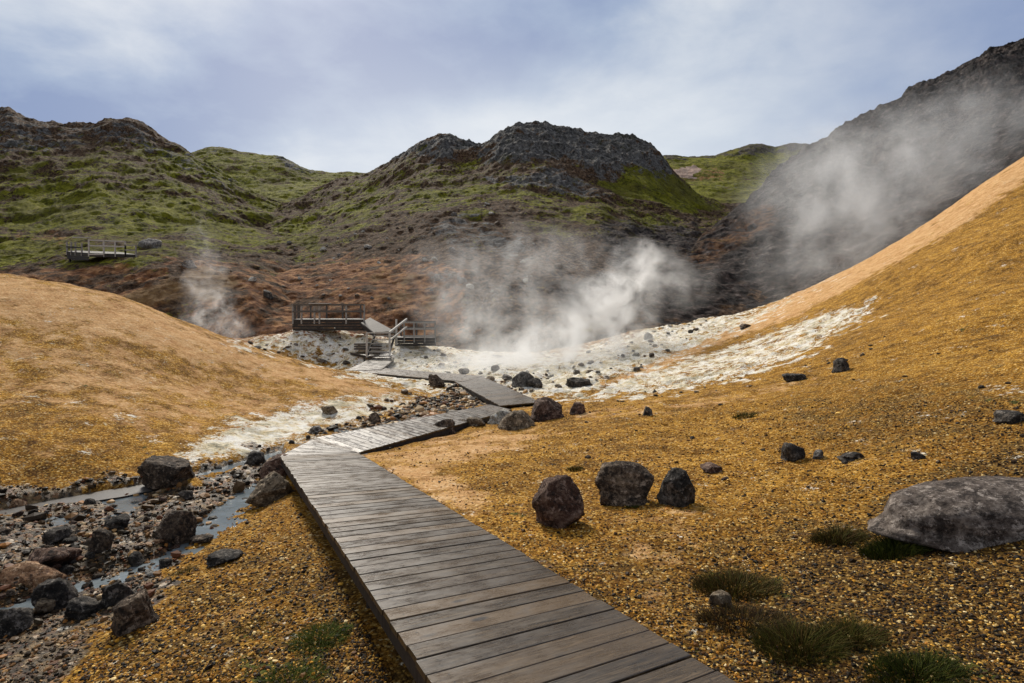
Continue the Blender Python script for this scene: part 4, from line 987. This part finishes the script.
# ------------------------------------------------------------------ grass tufts
M_blade = blade_material()
def tuft(px, py, w, h, nb, label, tones, seed, depth=1., lean=(0, 0)):
    nb = int(nb*2.1); r = np.random.default_rng(seed); p = ghit(px, py); sc = p.y/F; R_ = w*sc/2; H = h*sc; vs = []; fs = []; tn = []
    for k in range(nb):
        a = r.uniform(0, 6.28); rr = R_*math.sqrt(r.random()); x = rr*math.cos(a)*1.; y = rr*math.sin(a)*depth
        clump = .55+.45*perlin(np.array([[x/(R_*.35)+seed, y/(R_*.35)]]), 3)[0]+.2
        hh = H*r.uniform(.35, 1.05)*(1-.45*(rr/R_)**2)*max(.3, clump)
        out = np.array([math.cos(a), math.sin(a)])*r.uniform(.1, .9)*hh+np.array(lean)*hh+r.normal(0, .25, 2)*hh
        z0 = gz(p.x+x, p.y+y)-p.z-.01; wd = r.uniform(.0012, .0028)*max(1., p.y/4)
        b = r.uniform(0, 3.14); dx, dy = math.cos(b)*wd, math.sin(b)*wd; i0 = len(vs)
        for t_ in (0, .4, .75, 1.):
            q_ = (1-t_*.9); cx_, cy_ = x+out[0]*t_**1.7, y+out[1]*t_**1.7; cz_ = z0+hh*(t_-.25*t_*t_)
            vs += [(cx_-dx*q_, cy_-dy*q_, cz_), (cx_+dx*q_, cy_+dy*q_, cz_)]
        for q_ in range(3): fs.append((i0+2*q_, i0+2*q_+1, i0+2*q_+3, i0+2*q_+2))
        c = np.array(tones[r.integers(len(tones))])*r.uniform(.6, 1.3); tn += [np.r_[c, 1.]]*8
    me = np_mesh('grass_tuft', np.array(vs), np.array(fs)); col_attr(me, 'tone', np.array(tn))
    o = link('grass_tuft', me, M_blade); o.location = p; tag(o, label, 'grass tuft'); return o
GT = [(.035, .040, .006), (.06, .062, .009), (.11, .10, .016), (.15, .11, .03), (.02, .024, .004), (.08, .04, .012)]
GD = [(.022, .030, .004), (.045, .058, .007), (.012, .016, .003), (.08, .085, .012)]
GB = [(.09, .065, .018), (.13, .085, .03), (.04, .034, .008), (.08, .035, .012)]
tuft(735, 590, 84, 30, 1500, 'brownish green grass clump nearest the boardwalk, above the tan stone', GT+GB, 1, .8)
tuft(745, 622, 96, 26, 1400, 'dark brown grass clump below the tan stone', GB+[(.03, .02, .012)]*3, 2, .7)
tuft(800, 648, 88, 40, 1500, 'olive grass clump between the brown clump and the lower right clump', GT, 3, .8)
tuft(850, 640, 64, 34, 1100, 'yellowish green grass clump right of the olive clump', GT, 8, .8)
tuft(915, 676, 90, 34, 1600, 'dark green grass clump at the lower right edge of the frame', GD, 4, .8)
tuft(838, 540, 52, 24, 900, 'sparse straw-coloured grass clump left of the large boulder', GB+GT, 5, .7)
tuft(897, 552, 70, 30, 1500, 'dark green grass clump under the large boulder', GD, 6, .6)
tuft(575, 470, 18, 9, 220, 'tiny grass tuft on the gravel above the three rocks', GT, 7)
tuft(745, 417, 24, 9, 220, 'tiny grass tuft high on the gravel slope', GT, 9)
tuft(632, 508, 14, 7, 160, 'tiny green tuft at the foot of the broad dark rock', GD, 10)
tuft(320, 640, 60, 20, 900, 'sparse bright green grass patch left of the boardwalk', [(.09, .13, .02), (.13, .15, .03), (.06, .08, .015)], 11, 1.)
tuft(290, 682, 70, 18, 900, 'sparse green grass patch at the bottom edge left of the boardwalk', [(.09, .13, .02), (.13, .15, .03), (.06, .08, .015)], 12, 1.)
tuft(252, 628, 34, 9, 260, 'small thin grass patch on the left gravel bank', GT, 13, 1.)
tuft(185, 572, 22, 8, 160, 'thin green tuft at the upper edge of the left gravel bank', GT, 14)

# ------------------------------------------------------------------ steam
def steam(px0, py0, px1, py1, d0, d1, blobs, dens, label, name='steam', **kw):
    """box from sight lines; blobs given as (px, py, d, radius x, y, z metres, weight)"""
    c = W((px0+px1)/2, (py0+py1)/2, (d0+d1)/2); dm = (d0+d1)/2
    hx = abs(px1-px0)/F*dm/2; hz = abs(py1-py0)/F*dm/2; hy = (d1-d0)/2
    bl = [((W(b[0], b[1], b[2])-c).tolist(), b[3:6], b[6]) for b in blobs]
    bm = bmesh.new(); bmesh.ops.create_cube(bm, size=2.); bmesh.ops.scale(bm, vec=(hx, hy, hz), verts=bm.verts)
    me = bpy.data.meshes.new(name); bm.to_mesh(me); bm.free()
    o = link(name, me, steam_material(name, bl, dens, **kw)); o.location = c.tolist(); tag(o, label, 'steam', kind='stuff'); return o
steam(380, 190, 760, 405, 27, 50, [
    (550, 354, 34, 5.5, 5., 2.2, 1.0), (592, 326, 36, 4.4, 4.5, 2.7, 1.1), (622, 296, 38, 3.4, 4, 2.6, 1.1), (640, 268, 38, 2.6, 3, 2.2, .9), (665, 280, 39, 4, 3, 2.5, .35), (490, 330, 40, 6, 5, 4., .26), (455, 285, 43, 5, 4, 5., .15), (540, 275, 41, 8, 5, 5., .13), (520, 368, 33, 11, 5, 1.5, .40), (630, 350, 36, 5, 5, 2., .45)],
    1.4, 'white steam billowing from the hot springs in the middle of the valley', thr=(.40, .70), nscale=2.2, stretch=(1.1, 1., 1.), seed=3.)
steam(170, 200, 260, 345, 30, 44, [(212, 318, 36, 2.2, 2.5, 2.8, 1.2), (208, 285, 37, 1.6, 2, 3., .8), (203, 250, 38, 1.3, 2, 3., .5), (235, 330, 36, 2.5, 2.5, 1.2, .6)],
    .42, 'thin column of steam behind the ochre mound', seed=9., nscale=5.)
steam(640, 90, 1060, 330, 42, 110, [(860, 230, 52, 12, 10, 10, .9), (900, 180, 58, 15, 12, 9, .7), (815, 262, 50, 8, 7, 5, .8), (960, 140, 64, 14, 12, 8, .45), (840, 165, 66, 12, 12, 8, .8), (800, 200, 56, 8, 8, 6, .8), (770, 300, 48, 5, 5, 2.5, .4), (980, 110, 74, 16, 12, 9, .3)],
    .12, 'broad veil of steam drifting up the dark mountain on the right', seed=14., nscale=1.25, thr=(.40, .66), stretch=(1., 1., .8))

# ------------------------------------------------------------------ light and sky
SUN_AZ = math.radians(-21); SUN_EL = math.radians(38)     # azimuth measured from +Y towards +X
world = bpy.data.worlds.new('World'); S.world = world; world.use_nodes = True
t = world.node_tree; t.nodes.clear()
class WN(N):
    def __init__(s, t): s.t = t
w = WN(t); out = t.nodes.new('ShaderNodeOutputWorld')
sky = w.n('TexSky', sky_type='NISHITA', sun_disc=False, sun_elevation=SUN_EL, sun_rotation=SUN_AZ, air_density=1., dust_density=1.5)
D = w.n('TexCoord').outputs['Generated']
sep = w.n('SeparateXYZ', {0: D}); zz = w.math('MAXIMUM', sep.outputs[2], .0)
# project on to a cloud layer
k = w.math('DIVIDE', 1., w.math('ADD', zz, .22))
pl = w.vm('MULTIPLY', D, w.n('CombineXYZ', {0: k, 1: k, 2: .6}).outputs[0])
n1 = w.noise(w.vm('ADD', pl, (11.4, 5.2, 0)), 1.25, 8, .5, .1); n2 = w.noise(w.vm('ADD', pl, (7.3, 4.7, 2)), 4.0, 7, .6, .3)
cl = w.math('ADD', w.math('MULTIPLY', n1, .8), w.math('MULTIPLY', n2, .2))
cc = w.ramp(cl, [(.38, (2.2, 3.0, 5.0)), (.46, (3.3, 4.2, 5.9)), (.53, (5.1, 5.8, 6.9)), (.61, (7.2, 7.6, 8.1))])
hz = w.math('MULTIPLY', w.mr(zz, .52, .20), w.mr(w.math('ABSOLUTE', w.math('SUBTRACT', sep.outputs[0], .12)), .75, .1)); cc = w.mix(w.math('MULTIPLY', hz, .85), cc, (8.2, 8.6, 8.9)); cc = w.mix(w.mr(zz, .58, .85), cc, (4.2, 4.1, 3.9))
xb = w.mr(sep.outputs[0], .25, .75); cc = w.mix(w.math('MULTIPLY', xb, w.mr(zz, .15, .4, 0., .75)), cc, (2.2, 2.9, 5.0))
sd_ = Vector((math.sin(SUN_AZ)*math.cos(SUN_EL), math.cos(SUN_AZ)*math.cos(SUN_EL), math.sin(SUN_EL)))
dt = w.n('VectorMath', {0: D, 1: tuple(sd_)}, operation='DOT_PRODUCT').outputs['Value']
glow = w.mr(dt, .982, 1.0); cc = w.mix(1., cc, w.mix(glow, (0, 0, 0), (6, 5.8, 5.4)), 'ADD')
cc = w.mix(.12, cc, sky.outputs[0])
bg = w.n('Background', {'Color': cc, 'Strength': .107}); t.links.new(bg.outputs[0], out.inputs[0])
ld = bpy.data.lights.new('sun', 'SUN'); ld.energy = 4.8; ld.angle = math.radians(13); ld.color = (1., .93, .82)
lo_ = bpy.data.objects.new('sun', ld); COL.objects.link(lo_); lo_.rotation_euler = sd_.to_track_quat('Z', 'Y').to_euler()

# ------------------------------------------------------------------ camera
cam = bpy.data.cameras.new('camera'); cam.sensor_width = 36; cam.lens = F/1024*36; cam.clip_start = .05; cam.clip_end = 6000
co = bpy.data.objects.new('camera', cam); COL.objects.link(co); co.location = (0, 0, 0); co.rotation_euler = (math.pi/2-PITCH, 0, 0)
S.camera = co
S.view_settings.view_transform = 'Standard'; S.view_settings.look = 'None'; S.view_settings.exposure = -.08; S.view_settings.gamma = 1.
S.render.engine = 'CYCLES'; cy = S.cycles
cy.max_bounces = 6; cy.diffuse_bounces = 3; cy.volume_bounces = 2; cy.transparent_max_bounces = 8
cy.volume_step_rate = 2.; cy.volume_max_steps = 256; cy.use_denoising = True
try: cy.denoiser = 'OPENIMAGEDENOISE'; cy.denoising_input_passes = 'RGB_ALBEDO_NORMAL'
except Exception: pass
